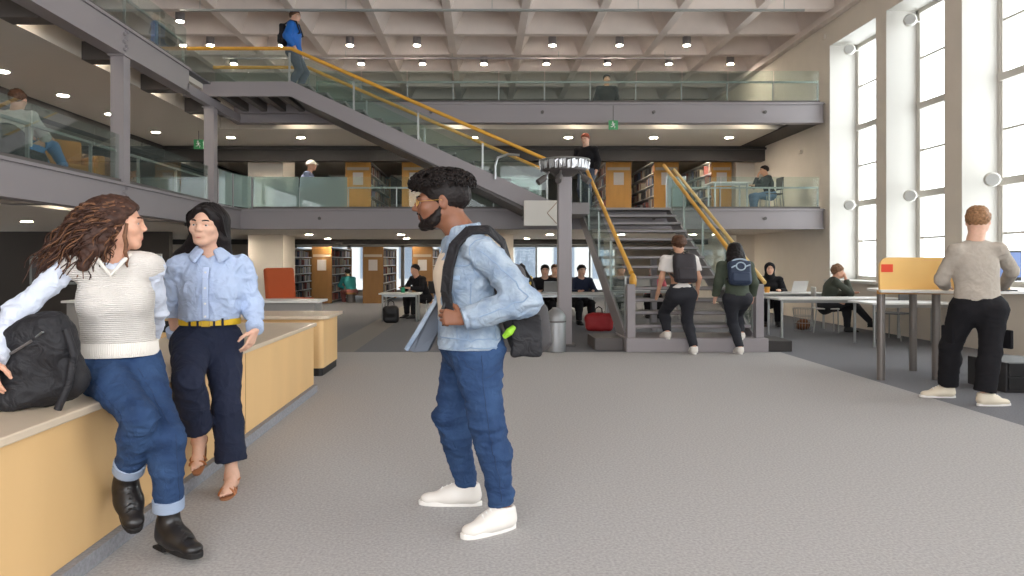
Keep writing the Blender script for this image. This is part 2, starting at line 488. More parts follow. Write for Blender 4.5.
# far windows of the ground floor
def back_window(i, x0, x1):
    e = empty('window_%d' % i, ((x0 + x1) / 2, 27.1, .15), kind=S); b = B()
    b.box(x0, x0 + .07, 27.02, 27.14, .15, 1.95).box(x1 - .07, x1, 27.02, 27.14, .15, 1.95).box(x0, x1, 27.02, 27.14, 1.87, 1.95).box(x0, x1, 27.02, 27.14, .15, .23)
    xm = (x0 + x1) / 2; b.box(xm - .03, xm + .03, 27.03, 27.13, .2, 1.9)
    obj('window_frame', b, mat('grey_frame', (120, 118, 116), .5), e)
    obj('pane', B().box(x0 + .06, x1 - .06, 27.07, 27.08, .2, 1.9), m_pane, e)
for k in range(6): back_window(9 + k, -7.2 + k * 2.066, -7.2 + (k + 1) * 2.066)

# grey slatted blind behind the second window
def blind(y0, y1):
    t = empty('venetian_blind', (8.06, (y0 + y1) / 2, 1.0), 'grey slatted blind hanging outside the half of the tall window behind the desk screen', 'blind')
    b = B(); z = 5.7
    while z > 2.6:
        b.obox((8.085, (y0 + y1) / 2, z), (.075, y1 - y0, .006), (1, 0, -1.1), (0, 1, 0), (1.1, 0, 1)); z -= .055
    obj('slats', b, mat('blind_grey', (84, 84, 88), .6), t)
    obj('head_rail', B().box(8.05, 8.11, y0, y1, 5.7, 5.8), m_steel, t)
    obj('bottom_rail', B().box(8.06, 8.1, y0, y1, 2.56, 2.6), m_steel, t)
blind(11.3, 11.98)

# ------------------------------------------------------------------ galleries
Z1, Z2 = 2.44, 4.73
for k, z in ((1, Z1), (2, Z2)):
    nm = 'gallery_floor_slab'
    b = B().box(-13.3, 7.4, 15.95, 27, z - .4, z - .02).box(-13.3, -5.95, 4, 15.95, z - .4, z - .02)      # thick inner deck
    b.box(-5.95, 7.4, 15.25, 15.95, z - .12, z - .02).box(-5.95, -5.35, 4, 15.95, z - .12, z - .02)        # thin lit margin
    props(obj(nm, b, m_soffit), kind=S)
    props(obj('gallery_floor_carpet', B().box(-13.3, 7.4, 15.1, 27, z - .02, z).box(-13.3, -5.2, 4, 15.1, z - .02, z), m_carpet2), kind=S)
    b = B().box(-5.35, 7.36, 15.1, 15.22, z - .4, z - .02).box(-5.35, 7.36, 15.06, 15.3, z - .43, z - .39).box(-5.35, 7.36, 15.06, 15.22, z - .03, z + .01)
    props(obj('gallery_beam', b, m_steel), kind=S)
    b = B()
    for x in range(5): b.cyl((-3.5 + 2.4 * x, 15.06, z - .2), (-3.5 + 2.4 * x, 15.1, z - .2), .035, 10)
    props(obj('beam_bolt', b, m_steel2), kind=S)
    ye = 15.1 if k == 1 else 12.45
    b = B().box(-5.33, -5.21, 4, ye, z - .4, z - .02).box(-5.4, -5.17, 4, ye, z - .43, z - .39).box(-5.33, -5.17, 4, ye, z - .03, z + .01)
    if k == 2: b.box(-5.33, -5.21, 12.4, 15.1, z - .43, z - .26)
    for y in (10.2, 13.6)[:3 - k]:
        for q in range(6): b.box(-5.21, -5.17, y - .05 + .06 * (q % 2), y + .0 + .06 * (q % 2), z - .36 + q * .055, z - .32 + q * .055)
    props(obj('gallery_beam', b, m_steel), kind=S)
    b = B()
    for y in (6.8, 8.6, 10.4, 12.2, 14.0): b.box(-5.95, -5.33, y, y + .28, z - .42, z - .15)
    for x in np.arange(-4.6, 7.2, 1.83):
        b._add([(x, 15.22, z - .15), (x + .1, 15.22, z - .15), (x + .1, 15.22, z - .42), (x, 15.22, z - .42), (x, 15.95, z - .15), (x + .1, 15.95, z - .15), (x + .1, 15.95, z - .22), (x, 15.95, z - .22)],
               [(0, 1, 2, 3), (7, 6, 5, 4), (0, 3, 7, 4), (1, 5, 6, 2), (2, 6, 7, 3), (0, 4, 5, 1)])
    props(obj('beam_bracket', b, m_steel2), kind=S)
props(obj('gap_shade_strip', B().box(6.75, 7.36, 15.3, 18.3, Z2 - .42, Z2 - .385), m_dark), kind=S)  # dark strip painted in for the shaded gap beside the wall
# solid dark beams deeper under the soffits
props(obj('dark_beam', B().box(-13.3, 7.4, 18.3, 18.6, Z2 - .78, Z2 - .4).box(-13.3, 7.4, 18.2, 18.7, Z2 - .5, Z2 - .45), m_dark), kind=S)
props(obj('dark_beam', B().box(-13.3, 7.4, 22.9, 23.2, Z1 - .56, Z1 - .4), m_dark), kind=S)
props(obj('dark_beam', B().box(-8.6, -8.3, 4, 27, Z2 - .7, Z2 - .4), m_dark), kind=S)
# core walls
for z0, z1 in ((0, Z1 - .4), (Z1, Z2 - .4)):
    props(obj('core_wall', B().box(-6.35, -5.4, 19.0, 20.2, z0, z1), m_wall), kind=S)
    props(obj('core_wall', B().box(6.9, 7.4, 19.0, 20.2, z0, z1), m_wall), kind=S)
props(obj('core_wall', B().box(.1, .85, 18.9, 19.5, 0, Z1 - .4), m_wall), kind=S)
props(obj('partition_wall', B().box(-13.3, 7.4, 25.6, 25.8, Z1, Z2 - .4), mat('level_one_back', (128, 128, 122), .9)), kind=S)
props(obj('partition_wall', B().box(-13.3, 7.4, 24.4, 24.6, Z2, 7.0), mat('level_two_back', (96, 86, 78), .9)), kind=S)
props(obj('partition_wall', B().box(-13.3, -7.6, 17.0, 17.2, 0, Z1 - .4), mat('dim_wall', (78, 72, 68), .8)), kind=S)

# columns
def column(x, y, z0, z1, w=.2):
    b = B().box(x - w / 2, x + w / 2, y - w / 2, y + w / 2, z0, z1).box(x - w / 2 - .03, x + w / 2 + .03, y - w / 2 - .03, y + w / 2 + .03, z1 - .02, z1)
    props(obj('steel_column', b, m_steel), kind=S)
for y in (10.2, 13.6):
    for z0, z1 in ((0, Z1 - .43), (Z1, Z2 - .43)): column(-5.27, y, z0, z1, .19)
# ------------------------------------------------------------------ balustrades along the gallery edges
def balustrade(name, p0, p1, z, label, n, frosted=(), glass_h=.69, rail_h=.47):
    p0, p1 = V3(*p0, z), V3(*p1, z); d = nrm(p1 - p0); Ln = np.linalg.norm(p1 - p0); s = np.cross(d, (0, 0, 1)); up = V3(0, 0, 1)
    t = empty(name, p0, label, 'balustrade')
    st = Ln / n
    for i in range(n):
        a = p0 + d * (i * st + .012); c = p0 + d * ((i + 1) * st - .012)
        obj('glass_panel', B().obox((a + c) / 2 + up * (glass_h / 2 + .02), (np.linalg.norm(c - a), .012, glass_h - .02), d, s, up), m_glass_f if i in frosted else m_glass, t)
    obj('rail', B().bar(p0 + up * rail_h + s * .05, p1 + up * rail_h + s * .05, .04, .035), m_rail, t)
    for i in range(n + 1):
        q = p0 + d * min(max(i * st, .02), Ln - .02) + s * .05
        obj('post', B().obox(q + up * rail_h / 2, (.022, .04, rail_h), d, s, up), m_rail, t)
    obj('shoe', B().bar(p0 + up * .03, p1 + up * .03, .06, .05), m_steel2, t)
    return t
balustrade('glass_balustrade', (1.3, 15.14), (-5.0, 15.14), Z1, 'glass balustrade on the first-floor gallery edge, behind the long flight of stairs', 6, frosted=(5, 4))
balustrade('glass_balustrade', (7.3, 15.14), (4.1, 15.14), Z1, 'first-floor glass balustrade in front of the man in black at the table', 3)
balustrade('glass_balustrade', (7.3, 15.14), (-3.6, 15.14), Z2, 'long glass balustrade on the top gallery edge under the coffered ceiling', 11)
balustrade('glass_balustrade', (-5.24, 13.4), (-5.24, 4.2), Z1, 'glass balustrade on the first-floor side gallery, in front of the person in jeans', 7, frosted=())
balustrade('glass_balustrade', (-5.24, 12.4), (-5.24, 4.2), Z2, 'glass balustrade on the top side gallery, upper left of the hall', 8)
# rounded frosted corner of the first-floor gallery
t = empty('corner_glass_screen', (-5.2, 14.2, Z1), 'frosted glass screen curving round the corner of the first-floor gallery', 'balustrade')
pts = [(-5.2, 13.76), (-5.2, 14.15), (-5.17, 14.5), (-5.1, 14.85), (-4.97, 15.12)]
for a, c in zip(pts[:-1], pts[1:]): obj('glass_panel', B().bar((*a, Z1 + .36), (*c, Z1 + .36), .012, .68), m_glass_f, t)
for p in (pts[0], pts[2], pts[4]): obj('clamp_post', B().box(p[0] - .02, p[0] + .02, p[1] - .02, p[1] + .02, Z1, Z1 + .69), m_steel, t)

def stair(name, loc, label, a, c, side, width, n, rail_h, gl_top, rail_ext0=None, rail_ext1=None, rails=(0, 1), under=True, tread_h=.05, solid=False):
    """a=(foot on near/right stringer), c=(head); side = unit vector across the flight"""
    a, c, sd = V3(a), V3(c), V3(side); t = empty(name, loc, label, 'staircase')
    up = V3(0, 0, 1); run = c - a; hor = nrm(V3(run[0], run[1], 0)); st = run / n
    for w in (0, width):
        q0, q1 = a + sd * w, c + sd * w
        poly = [q0 + up * .06 - hor * .05, q1 + up * .06, q1 - up * .24, q0 - up * .24 + hor * .05]
        obj('stringer', B().prism([p - sd * .025 for p in poly], sd * .05), m_steel, t)
        g = [q0 + up * .07, q1 + up * .07, q1 + up * gl_top, q0 + up * gl_top]
        k = 4
        for i in range(k):
            f0, f1 = i / k + .004, (i + 1) / k - .004
            pl = [q0 + (q1 - q0) * f0 + up * .07, q0 + (q1 - q0) * f1 + up * .07, q0 + (q1 - q0) * f1 + up * gl_top, q0 + (q1 - q0) * f0 + up * gl_top]
            obj('glass_panel', B().prism([p - sd * .006 for p in pl], sd * .012), m_glass, t)
        for i in range(k + 1):
            p = q0 + (q1 - q0) * (i / k); obj('baluster', B().bar(p, p + up * (gl_top - .03), .025, .035, hor), m_rail, t)
        inn = sd * (.09 if w == 0 else -.09)
        pts = [q0 + inn + up * (rail_h[0] if isinstance(rail_h, tuple) else rail_h), q1 + inn + up * (rail_h[1] if isinstance(rail_h, tuple) else rail_h)]
        if rail_ext0 is not None: pts = [pts[0] + V3(e) for e in rail_ext0] + pts
        if rail_ext1 is not None: pts = pts + [pts[-1] + V3(e) for e in rail_ext1]
        obj('handrail', B().tube(pts, .036, 10), m_yrail, t, smooth=True)
    for i in range(1, n + 1):
        p = a + st * i - hor * np.linalg.norm(st[:2])
        dep = np.linalg.norm(st[:2]) + .03
        q = p + sd * width / 2 + hor * dep / 2 - up * tread_h / 2
        bb = B().m(0).obox(q, (dep, width - .05, tread_h), hor, sd, up).m(1).obox(p + sd * width / 2 - hor * .006 - up * .02, (.02, width - .05, .04), hor, sd, up)
        o = obj('tread', bb, [m_steel2, m_steel], t)
    if solid:
        poly = [a - up * .04 + hor * .3, c - up * .1, c - up * .22, a - up * .2 + hor * .3]
        obj('soffit_plate', B().prism([p + sd * .03 for p in poly], sd * (width - .06)), m_steel2, t)
    return t
# lower flight: away from the camera up to the first-floor gallery
low = stair('staircase', (3.05, 10.2, 0), 'steel staircase with glass sides climbing from the ground floor beside the column',
            (2.12, 10.35, .2), (2.12, 15.05, Z1), (1, 0, 0), 1.88, 13, .94, .92)
obj('plinth', B().box(2.08, 4.13, 10.08, 10.95, 0, .2), m_steel, low, bevel=.01)
obj('plinth_wing', B().box(1.66, 2.08, 10.3, 11.0, 0, .18), m_steel2, low, bevel=.01, auto=None)
obj('plinth_wing', B().box(4.13, 4.5, 10.15, 10.75, 0, .16), m_dark, low, bevel=.01)
for x in (2.16, 4.02):
    obj('newel_post', B().box(x - .06, x + .06, 10.12, 10.24, .2, .98), m_steel, low, bevel=.01)
    obj('rail_end', B().ell((x + (.05 if x < 3 else -.05), 10.25, 1.02), (.055, .1, .12), 14), m_yrail, low, smooth=True)
obj('cap_rail', B().tube([(4.12, 10.2, 1.0), (4.12, 15.0, 3.28)], .03, 8), mat('pale_oak', (222, 190, 120), .4), low, smooth=True)
for y, z in ((13.2, 1.55),):
    obj('support_post', B().box(3.2, 3.3, y, y + .1, 0, z - .2), m_steel, low)

# top landing and the long flight down to the left part of the gallery
upf = stair('staircase', (1.2, 14.2, Z1), 'long steel flight with yellow handrails running from the top landing down to the first-floor gallery',
            (1.25, 13.45, Z1 - .02), (-3.7, 13.45, Z2), (0, 1, 0), 1.5, 14, (.86, .70), .62, rail_ext1=((-2.0, 0, 0),), solid=True)
b = B().box(-5.19, -3.68, 13.5, 14.94, Z2 - .06, Z2 + .005).box(-5.74, -3.68, 13.42, 13.5, Z2 - .25, Z2 + .03).box(-5.19, -3.68, 14.94, 15.0, Z2 - .25, Z2)
obj('landing', b, m_steel, upf)
b = B()
for x in (-5.1, -4.7, -4.3, -3.9): b.box(x, x + .12, 13.5, 14.94, Z2 - .22, Z2 - .06)
obj('landing_joist', b, m_steel2, upf)
for y in (13.46, 14.97):
    obj('landing_glass', B().box(-5.7, -3.72, y, y + .012, Z2 + .03, Z2 + .62), m_glass, upf)
obj('rail_loop', B().tube([(.72, 13.5, Z1 + .92), (.5, 13.45, Z1 + .93), (.3, 13.42, Z1 + .86), (.25, 13.4, Z1 + .7), (.25, 13.4, Z1 + .45)], .025, 8), m_silver, upf, smooth=True)
# small landing in front of the first-floor gallery
props(obj('stair_landing_slab', B().box(.85, 2.06, 13.42, 15.1, Z1 - .22, Z1), m_steel), kind=S)
t = empty('direction_sign', (1.1, 13.36, 2.0), 'white sign board with a chevron hanging below the landing beside the round-topped column', 'sign')
obj('board', B().box(.8, 1.43, 13.3, 13.4, 1.99, 2.47), mat('sign_white', (226, 222, 214), .6), t, bevel=.005)
obj('chevron', B().tube([(1.42, 13.296, 2.43), (1.24, 13.296, 2.23), (1.42, 13.296, 2.03)], .008, 6), mat('chevron_brown', (170, 140, 110), .6), t)

# round-topped column
t = empty('lantern_column', (1.29, 10.96, 0), 'tall grey steel column with a round silver-louvred drum and spotlights on top', 'column')
obj('shaft', B().box(1.185, 1.395, 10.86, 11.06, 0, 2.66), m_steel, t, bevel=.012)
obj('base_plate', B().box(1.13, 1.45, 10.8, 11.12, 0, .03), m_steel2, t)
obj('capital', B().lathe((1.29, 10.96, 2.62), [(.13, 0), (.2, .06), (.33, .1)], 24), m_steel2, t, smooth=True)
obj('drum', B().lathe((1.29, 10.96, 2.72), [(.33, 0), (.34, .02), (.35, .155), (.33, .175)], 32), m_steel2, t, smooth=True)
b = B()
for k in range(40):
    a = 2 * PI * k / 40 + R.uniform(-.03, .03); a2 = a + .11
    r1, r2 = .36 + R.uniform(0, .02), .385 + R.uniform(-.01, .01)
    p = lambda a, r, z: (1.29 + r * math.cos(a), 10.96 + r * math.sin(a), z)
    z0, z1 = 2.735 + R.uniform(-.01, .01), 2.875 + R.uniform(-.012, .012)
    b.prism([p(a, r1, z0), p(a2, r1 + .012, z0 + .01), p(a2 + .02, r2, z1), p(a - .01, r2 + .01, z1 - .02)], (.004 * math.cos(a), .004 * math.sin(a), 0))
obj('louvre_ring', b, mat('louvre_silver', (205, 206, 208), .3, metal=.6), t)
obj('top_ring', B().tube([(1.29 + .39 * math.cos(2 * PI * k / 28), 10.96 + .39 * math.sin(2 * PI * k / 28), 2.885) for k in range(28)], .014, 6, closed=True), m_silver, t, smooth=True)
for a in (3.6, 4.4, 5.5):
    c = (1.29 + .36 * math.cos(a), 10.96 + .36 * math.sin(a), 2.6)
    s_ = obj('spotlight', B().cyl(c, (c[0] + .12 * math.cos(a), c[1] + .12 * math.sin(a), 2.52), .05, 12), m_steel2, t, smooth=True)
    obj('bracket', B().bar((c[0], c[1], 2.6), (1.29 + .28 * math.cos(a), 10.96 + .28 * math.sin(a), 2.7), .03, .02), m_steel2, s_)

# litter bin by the column
m_bin = mat('bin_grey', (146, 147, 148), .45, metal=.6)
t = empty('litter_bin', (1.07, 10.18, 0), 'silver domed litter bin standing at the foot of the round-topped column', 'bin')
obj('body', B().lathe((1.07, 10.18, 0), [(.14, 0), (.15, .01), (.15, .44), (.145, .45)], 28), m_bin, t, smooth=True)
obj('dome', B().lathe((1.07, 10.18, .45), [(.153, 0), (.153, .03), (.14, .08), (.105, .13), (.06, .165), (.05, .185), (.002, .19)], 28), m_bin, t, smooth=True)
obj('ring', B().lathe((1.07, 10.18, .43), [(.156, 0), (.156, .02)], 28), m_steel2, t, smooth=True)
# ------------------------------------------------------------------ lights of the place
def ceiling_light(x, y, z, r, kind, label, group):
    t = empty('ceiling_light', (x, y, z), label, 'ceiling light', group)
    if kind == 'can':
        obj('housing', B().lathe((x, y, z), [(r, 0), (r + .012, .005), (r + .012, .2), (r * .4, .21), (.02, .25), (.02, .45)], 18), m_steel, t, smooth=True)
        obj('lens', B().lathe((x, y, z - .006), [(r * .92, 0), (r * .9, .01)], 18), m_lamp, t)
    else:
        obj('trim_ring', B().lathe((x, y, z - .012), [(r + .03, 0), (r + .03, .012), (r, .012), (r - .005, .002)], 18), m_white, t, smooth=True)
        obj('lens', B().lathe((x, y, z - .014), [(r, 0), (r * .95, .01)], 18), m_lamp_low if 'edge strip' in label else m_lamp, t)
    return t
def light_row(pts, z, r, kind, row, origin='the window wall'):
    for i, (x, y) in enumerate(pts):
        ceiling_light(x, y, z, r, kind, '%s %s, %s from %s' % ('cylinder downlight' if kind == 'can' else 'round downlight', row, ORD[i], origin), 'downlights ' + row)
xs = [4.97 + 1.63, 4.97, 3.34, 1.71, -1.58, -3.21, -4.85, -6.6]
light_row([(x, 17.0) for x in xs[1:]], 6.56, .085, 'can', 'in the front row of ceiling coffers')
light_row([(x, 18.6) for x in xs[0:4] + [.05] + xs[4:]], 6.56, .085, 'can', 'in the second row of ceiling coffers')
light_row([(-6.5, 10.6), (-6.5, 13.3), (-6.6, 15.3)], 6.56, .085, 'can', 'in the coffers over the top side gallery', 'the camera end')
light_row([(x, 15.6) for x in (6.1, 4.25, 2.15, -.6, -4.15)], Z2 - .12, .09, 'flat', 'along the edge strip under the top gallery')
light_row([(x, 17.0) for x in (6.0, 4.17, 2.1, -.2, -2.3, -4.4, -6.1)], Z2 - .4, .09, 'flat', 'in the soffit under the top gallery')
light_row([(x, 19.5) for x in (6.1, 4.0, 2.0, -.1, -2.1, -4.15, -7.9)], Z2 - .4, .09, 'flat', 'under the top gallery beyond the dark beam')
light_row([(-5.66, y) for y in (7.1, 8.9, 10.75, 12.55, 14.4)], Z2 - .12, .09, 'flat', 'along the edge strip under the top side gallery', 'the camera end')
light_row([(-7.6, y) for y in (9.0, 11.1, 12.7, 14.3, 16.3)], Z2 - .4, .09, 'flat', 'in the soffit under the top side gallery', 'the camera end')
light_row([(x, 15.6) for x in (5.9, 4.2, 2.1, .2, -1.95, -4.1)], Z1 - .12, .09, 'flat', 'along the edge strip under the first-floor gallery')
light_row([(x, 18.6) for x in (5.6, 3.7, 1.8, -.2, -2.15, -4.6, -6.8)], Z1 - .4, .09, 'flat', 'in the soffit under the first-floor gallery')
light_row([(x, 21.8) for x in (5.4, 3.4, 1.4, -.6, -2.35, -4.8)], Z1 - .4, .09, 'flat', 'far back under the first-floor gallery')
light_row([(-5.66, y) for y in (6.2, 8.0, 9.8, 11.6)], Z1 - .12, .09, 'flat', 'along the edge strip under the first-floor side gallery', 'the camera end')
light_row([(-8.2, y) for y in (8.2, 10.4, 12.6, 14.6)], Z1 - .4, .09, 'flat', 'in the soffit under the first-floor side gallery', 'the camera end')

def wall_spot(y, z, x, label):
    t = empty('wall_spotlight', (x + .15, y, z), label, 'wall light', 'wall spotlights in the window bays')
    obj('arm', B().tube([(7.99, y - .12, z), (x + .2, y - .1, z), (x + .1, y - .1, z)], .015, 8), m_white, t, smooth=True)
    obj('lamp_head', B().lathe((x + .1, y - .16, z), [(.03, -.03), (.09, -.01), (.11, .03), (.11, .1), (.09, .13), (.05, .14)], 18, (-.5, -.8, -.1)), m_white, t, smooth=True)
    obj('lens', B().lathe((x + .1 - .071, y - .16 - .113, z - .014), [(.085, 0), (.085, .006)], 18, (-.5, -.8, -.1)), mat('lamp_glass', (190, 190, 186), .2), t, smooth=True)
for y, z, lb in ((14.85, 5.75, 'white spotlight at the top of the window nearest the gallery'), (12.78, 5.65, 'white spotlight at the top of the middle window'),
                 (14.85, 2.5, 'white spotlight low beside the window nearest the gallery'), (12.78, 2.5, 'white spotlight low beside the middle window'), (10.76, 2.55, 'white spotlight beside the window behind the man in the grey sweater')):
    wall_spot(y, z, 7.62, lb)
for p, lb in (((7.4, 15.1, 6.15), 'small white sensor box high on the wall by the first window'), ((7.4, 16.2, 3.85), 'small beige sensor box on the wall under the top gallery end')):
    t = obj('wall_sensor', B().box(p[0] - .06, p[0], p[1] - .06, p[1] + .06, p[2] - .05, p[2] + .05), m_wall, None, p, bevel=.015); props(t, lb, 'sensor')

# ceiling cables / light rails under the coffers
for y, z, x0, x1, lb in ((13.9, 6.3, -6.0, 6.4, 'thin white cable tray under the coffers, nearer one'), (17.6, 6.42, -6.5, 5.0, 'thin white cable tray under the coffers, farther one')):
    t = empty('cable_tray', ((x0 + x1) / 2, y, z), lb, 'cable tray')
    obj('tray', B().box(x0, x1, y - .02, y + .02, z - .02, z + .02), m_rail if y < 15 else m_steel, t)
    for x in np.linspace(x0 + .4, x1 - .4, 5): obj('hanger', B().cyl((x, y, z), (x, y, 6.6), .006, 6), m_rail, t)

# emergency exit signs
def exit_sign(x, y, z, label, s=1.):
    t = empty('exit_sign', (x, y, z + .25), label, 'sign')
    obj('panel', B().box(x - .11 * s, x + .11 * s, y - .03, y, z - .11 * s, z + .11 * s), mat('exit_green', (70, 140, 90), .5, emit=((60, 150, 90), .15)), t)
    bb = B(); w = lambda dx, dz: (x + dx * s, y - .033, z + dz * s)
    bb.tube([w(-.01, .03), w(.0, -.01)], .02 * s, 6); bb.ell(w(-.015, .065), (.02 * s, .006, .02 * s), 8)
    bb.tube([w(0, -.01), w(.035, -.035), w(.025, -.075)], .012 * s, 6).tube([w(0, -.01), w(-.03, -.04), w(-.06, -.045)], .012 * s, 6).tube([w(-.01, .035), w(.04, .02)], .01 * s, 6).tube([w(-.01, .035), w(-.05, .01)], .01 * s, 6)
    obj('running_figure', bb, m_paper, t)
    obj('hanger', B().cyl((x, y - .015, z + .1), (x, y - .015, z + .42), .008, 6), m_steel2, t)
exit_sign(-6.55, 16.2, 4.02, 'green running-man exit sign hanging under the top gallery by the corner column')
exit_sign(2.8, 14.95, 4.22, 'green running-man exit sign hanging from the top gallery beam above the stairs', .9)

# ------------------------------------------------------------------ long wooden bench in front
t = empty('bench', (-2.1, 4.5, 0), 'long wooden bench with a pale top that the two women sit on', 'bench')
obj('body', B().box(-2.55, -1.69, .8, 7.03, .07, .655), m_beech, t, bevel=.004)
obj('top', B().box(-2.57, -1.665, .78, 7.05, .655, .69), m_beech_top, t, bevel=.006)
obj('plinth', B().box(-2.53, -1.65, .82, 7.02, 0, .07), mat('plinth_carpet', (146, 146, 150), .95, var=(70, .14), bump=(240, .5, .006), spec=.1), t)
for y in (2.2, 3.6, 5.0): obj('panel_joint', B().box(-1.6925, -1.6885, y, y + .005, .08, .65), m_oak, t)
def curved_desk():
    t = empty('desk', (-2.6, 8.3, 0), 'wooden desk with a rounded pale top standing behind the far end of the bench', 'desk')
    def outl(g, z):
        p = [(-4.2, 7.92 - g, z)]
        for k in range(8):
            a = -PI / 2 + PI / 2 * k / 7; p.append((-1.87 + (.1 + g) * math.cos(a), 8.02 + (.1 + g) * math.sin(a), z))
        return p + [(-1.77 + g, 8.75, z), (-4.2, 8.75, z)]
    obj('body', B().prism(outl(-.04, .09), (0, 0, .56)), m_beech, t)
    obj('top', B().prism(outl(.03, .65), (0, 0, .04)), m_beech_top, t, bevel=.006)
    obj('kick', B().prism(outl(-.05, 0), (0, 0, .09)), m_black, t)
    obj('gap_shade_plate', B().box(-4.19, -2.75, 7.955, 7.975, .5, .63), m_black, t)  # flat black plate painting the shade of an open gap
curved_desk()
t = empty('counter', (-4, 10.6, 0), 'low grey-fronted counter with a white top in front of the orange chair', 'counter')
obj('body', B().box(-6.2, -2.5, 10.45, 10.95, 0, .69), mat('grey_front', (150, 146, 142), .7), t)
obj('top', B().box(-6.25, -2.42, 10.38, 11.0, .69, .725), m_tabletop, t, bevel=.006)
# orange high-backed chair
def lounge():
    t = empty('lounge_chair', (-4.0, 14.4, 0), 'orange high-backed armchair standing behind the low counter', 'chair')
    S_ = SDF((-4.6, 13.7, .2), (-3.2, 15.1, 1.3), .02)
    S_.rbox((-3.9, 14.4, .5), (.38, .34, .07), np.eye(3), .05); mesh = S_.mesh(1); mk('seat', *mesh, m_orange, t, smooth=True)
    S_ = SDF((-4.7, 13.7, .2), (-3.2, 15.1, 1.5), .02)
    an = .12; S_.rbox((-4.24, 14.4, .82), (.07, .36, .36), ((math.cos(an), 0, math.sin(an)), (0, 1, 0), (-math.sin(an), 0, math.cos(an))), .05); mk('backrest', *S_.mesh(1), m_orange, t, smooth=True)
    obj('pedestal', B().cyl((-3.95, 14.4, .03), (-3.95, 14.4, .38), .035), m_silver, t, smooth=True)
    obj('foot', B().lathe((-3.95, 14.4, 0), [(.28, 0), (.28, .015), (.04, .04)], 20), m_silver, t, smooth=True)
    t.rotation_euler = (0, 0, -.62)
lounge()

# ------------------------------------------------------------------ bookcases
BOOKS = []
def bookcase(x0, x1, y0, y1, z, h, label, shelves=6, notice=True, books=True, sides=(1,)):
    t = empty('bookcase', ((x0 + x1) / 2, y0, z), label, 'bookcase')
    obj('end_panel', B().box(x0, x1, y0, y0 + .04, z, z + h), m_oak if z == 0 else mat('oak_panel_lit', (190, 138, 62), .5, var=(3, .08), stretch=(3, 3, .6)), t, bevel=.004)  # upstairs the same oak with brighter light painted into its colour
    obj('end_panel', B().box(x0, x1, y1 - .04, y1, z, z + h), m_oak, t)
    xm = (x0 + x1) / 2
    obj('spine_board', B().box(xm - .01, xm + .01, y0 + .04, y1 - .04, z, z + h - .05), m_steel2, t)
    m_sh = mat('shelf_white', (236, 234, 230), .6)
    for k in range(shelves + 1):
        zz = z + .06 + (h - .1) * k / shelves
        obj('shelf', B().box(x0 + .03, x1 - .03, y0 + .04, y1 - .04, zz - .012, zz + .012), m_sh, t)
    if notice:
        obj('notice', B().box(xm - .14, xm + .14, y0 - .006, y0, z + h * .58, z + h * .58 + .34), mat('notice_paper', (196, 190, 186), .8), t)
        obj('sign_strip', B().box(x0 + .04, x1 - .04, y0 - .005, y0, z + h * .82, z + h * .82 + .08), mat('strip_grey', (180, 168, 150), .7), t)
    if books: BOOKS.append((x0, x1, y0, y1, z, h, shelves, label, sides))
    return t
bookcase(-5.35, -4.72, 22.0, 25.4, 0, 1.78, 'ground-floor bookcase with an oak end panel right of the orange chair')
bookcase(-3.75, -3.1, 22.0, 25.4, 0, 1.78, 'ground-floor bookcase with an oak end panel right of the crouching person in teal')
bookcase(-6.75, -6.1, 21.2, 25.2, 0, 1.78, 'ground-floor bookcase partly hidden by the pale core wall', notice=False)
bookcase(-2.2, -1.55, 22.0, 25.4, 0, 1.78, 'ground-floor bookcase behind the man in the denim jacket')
L1 = [(-3.75, -3.05, 'first-floor bookcase with an oak end panel under the long flight, in the shade'), (-2.2, -1.5, 'first-floor bookcase with an oak end panel above the curly-haired man'),
      (3.4, 4.1, 'first-floor bookcase with an oak end panel and notice at the head of the stairs'), (4.72, 5.4, 'first-floor bookcase with an oak end panel behind the stair handrail'),
      (6.3, 6.85, 'first-floor bookcase with an oak end panel nearest the window wall')]
for x0, x1, lb in L1: bookcase(x0, x1, 19.2, 23.4, Z1, 1.68, lb, 5, sides=(-1,) if x0 > 3 else (1,))
m_books = [mat('book_%s' % n, c, .7) for n, c in (('grey', (156, 153, 150)), ('brown', (120, 98, 82)), ('navy', (88, 96, 118)), ('red', (140, 80, 72)), ('tan', (192, 178, 156)), ('black', (58, 56, 58)))]
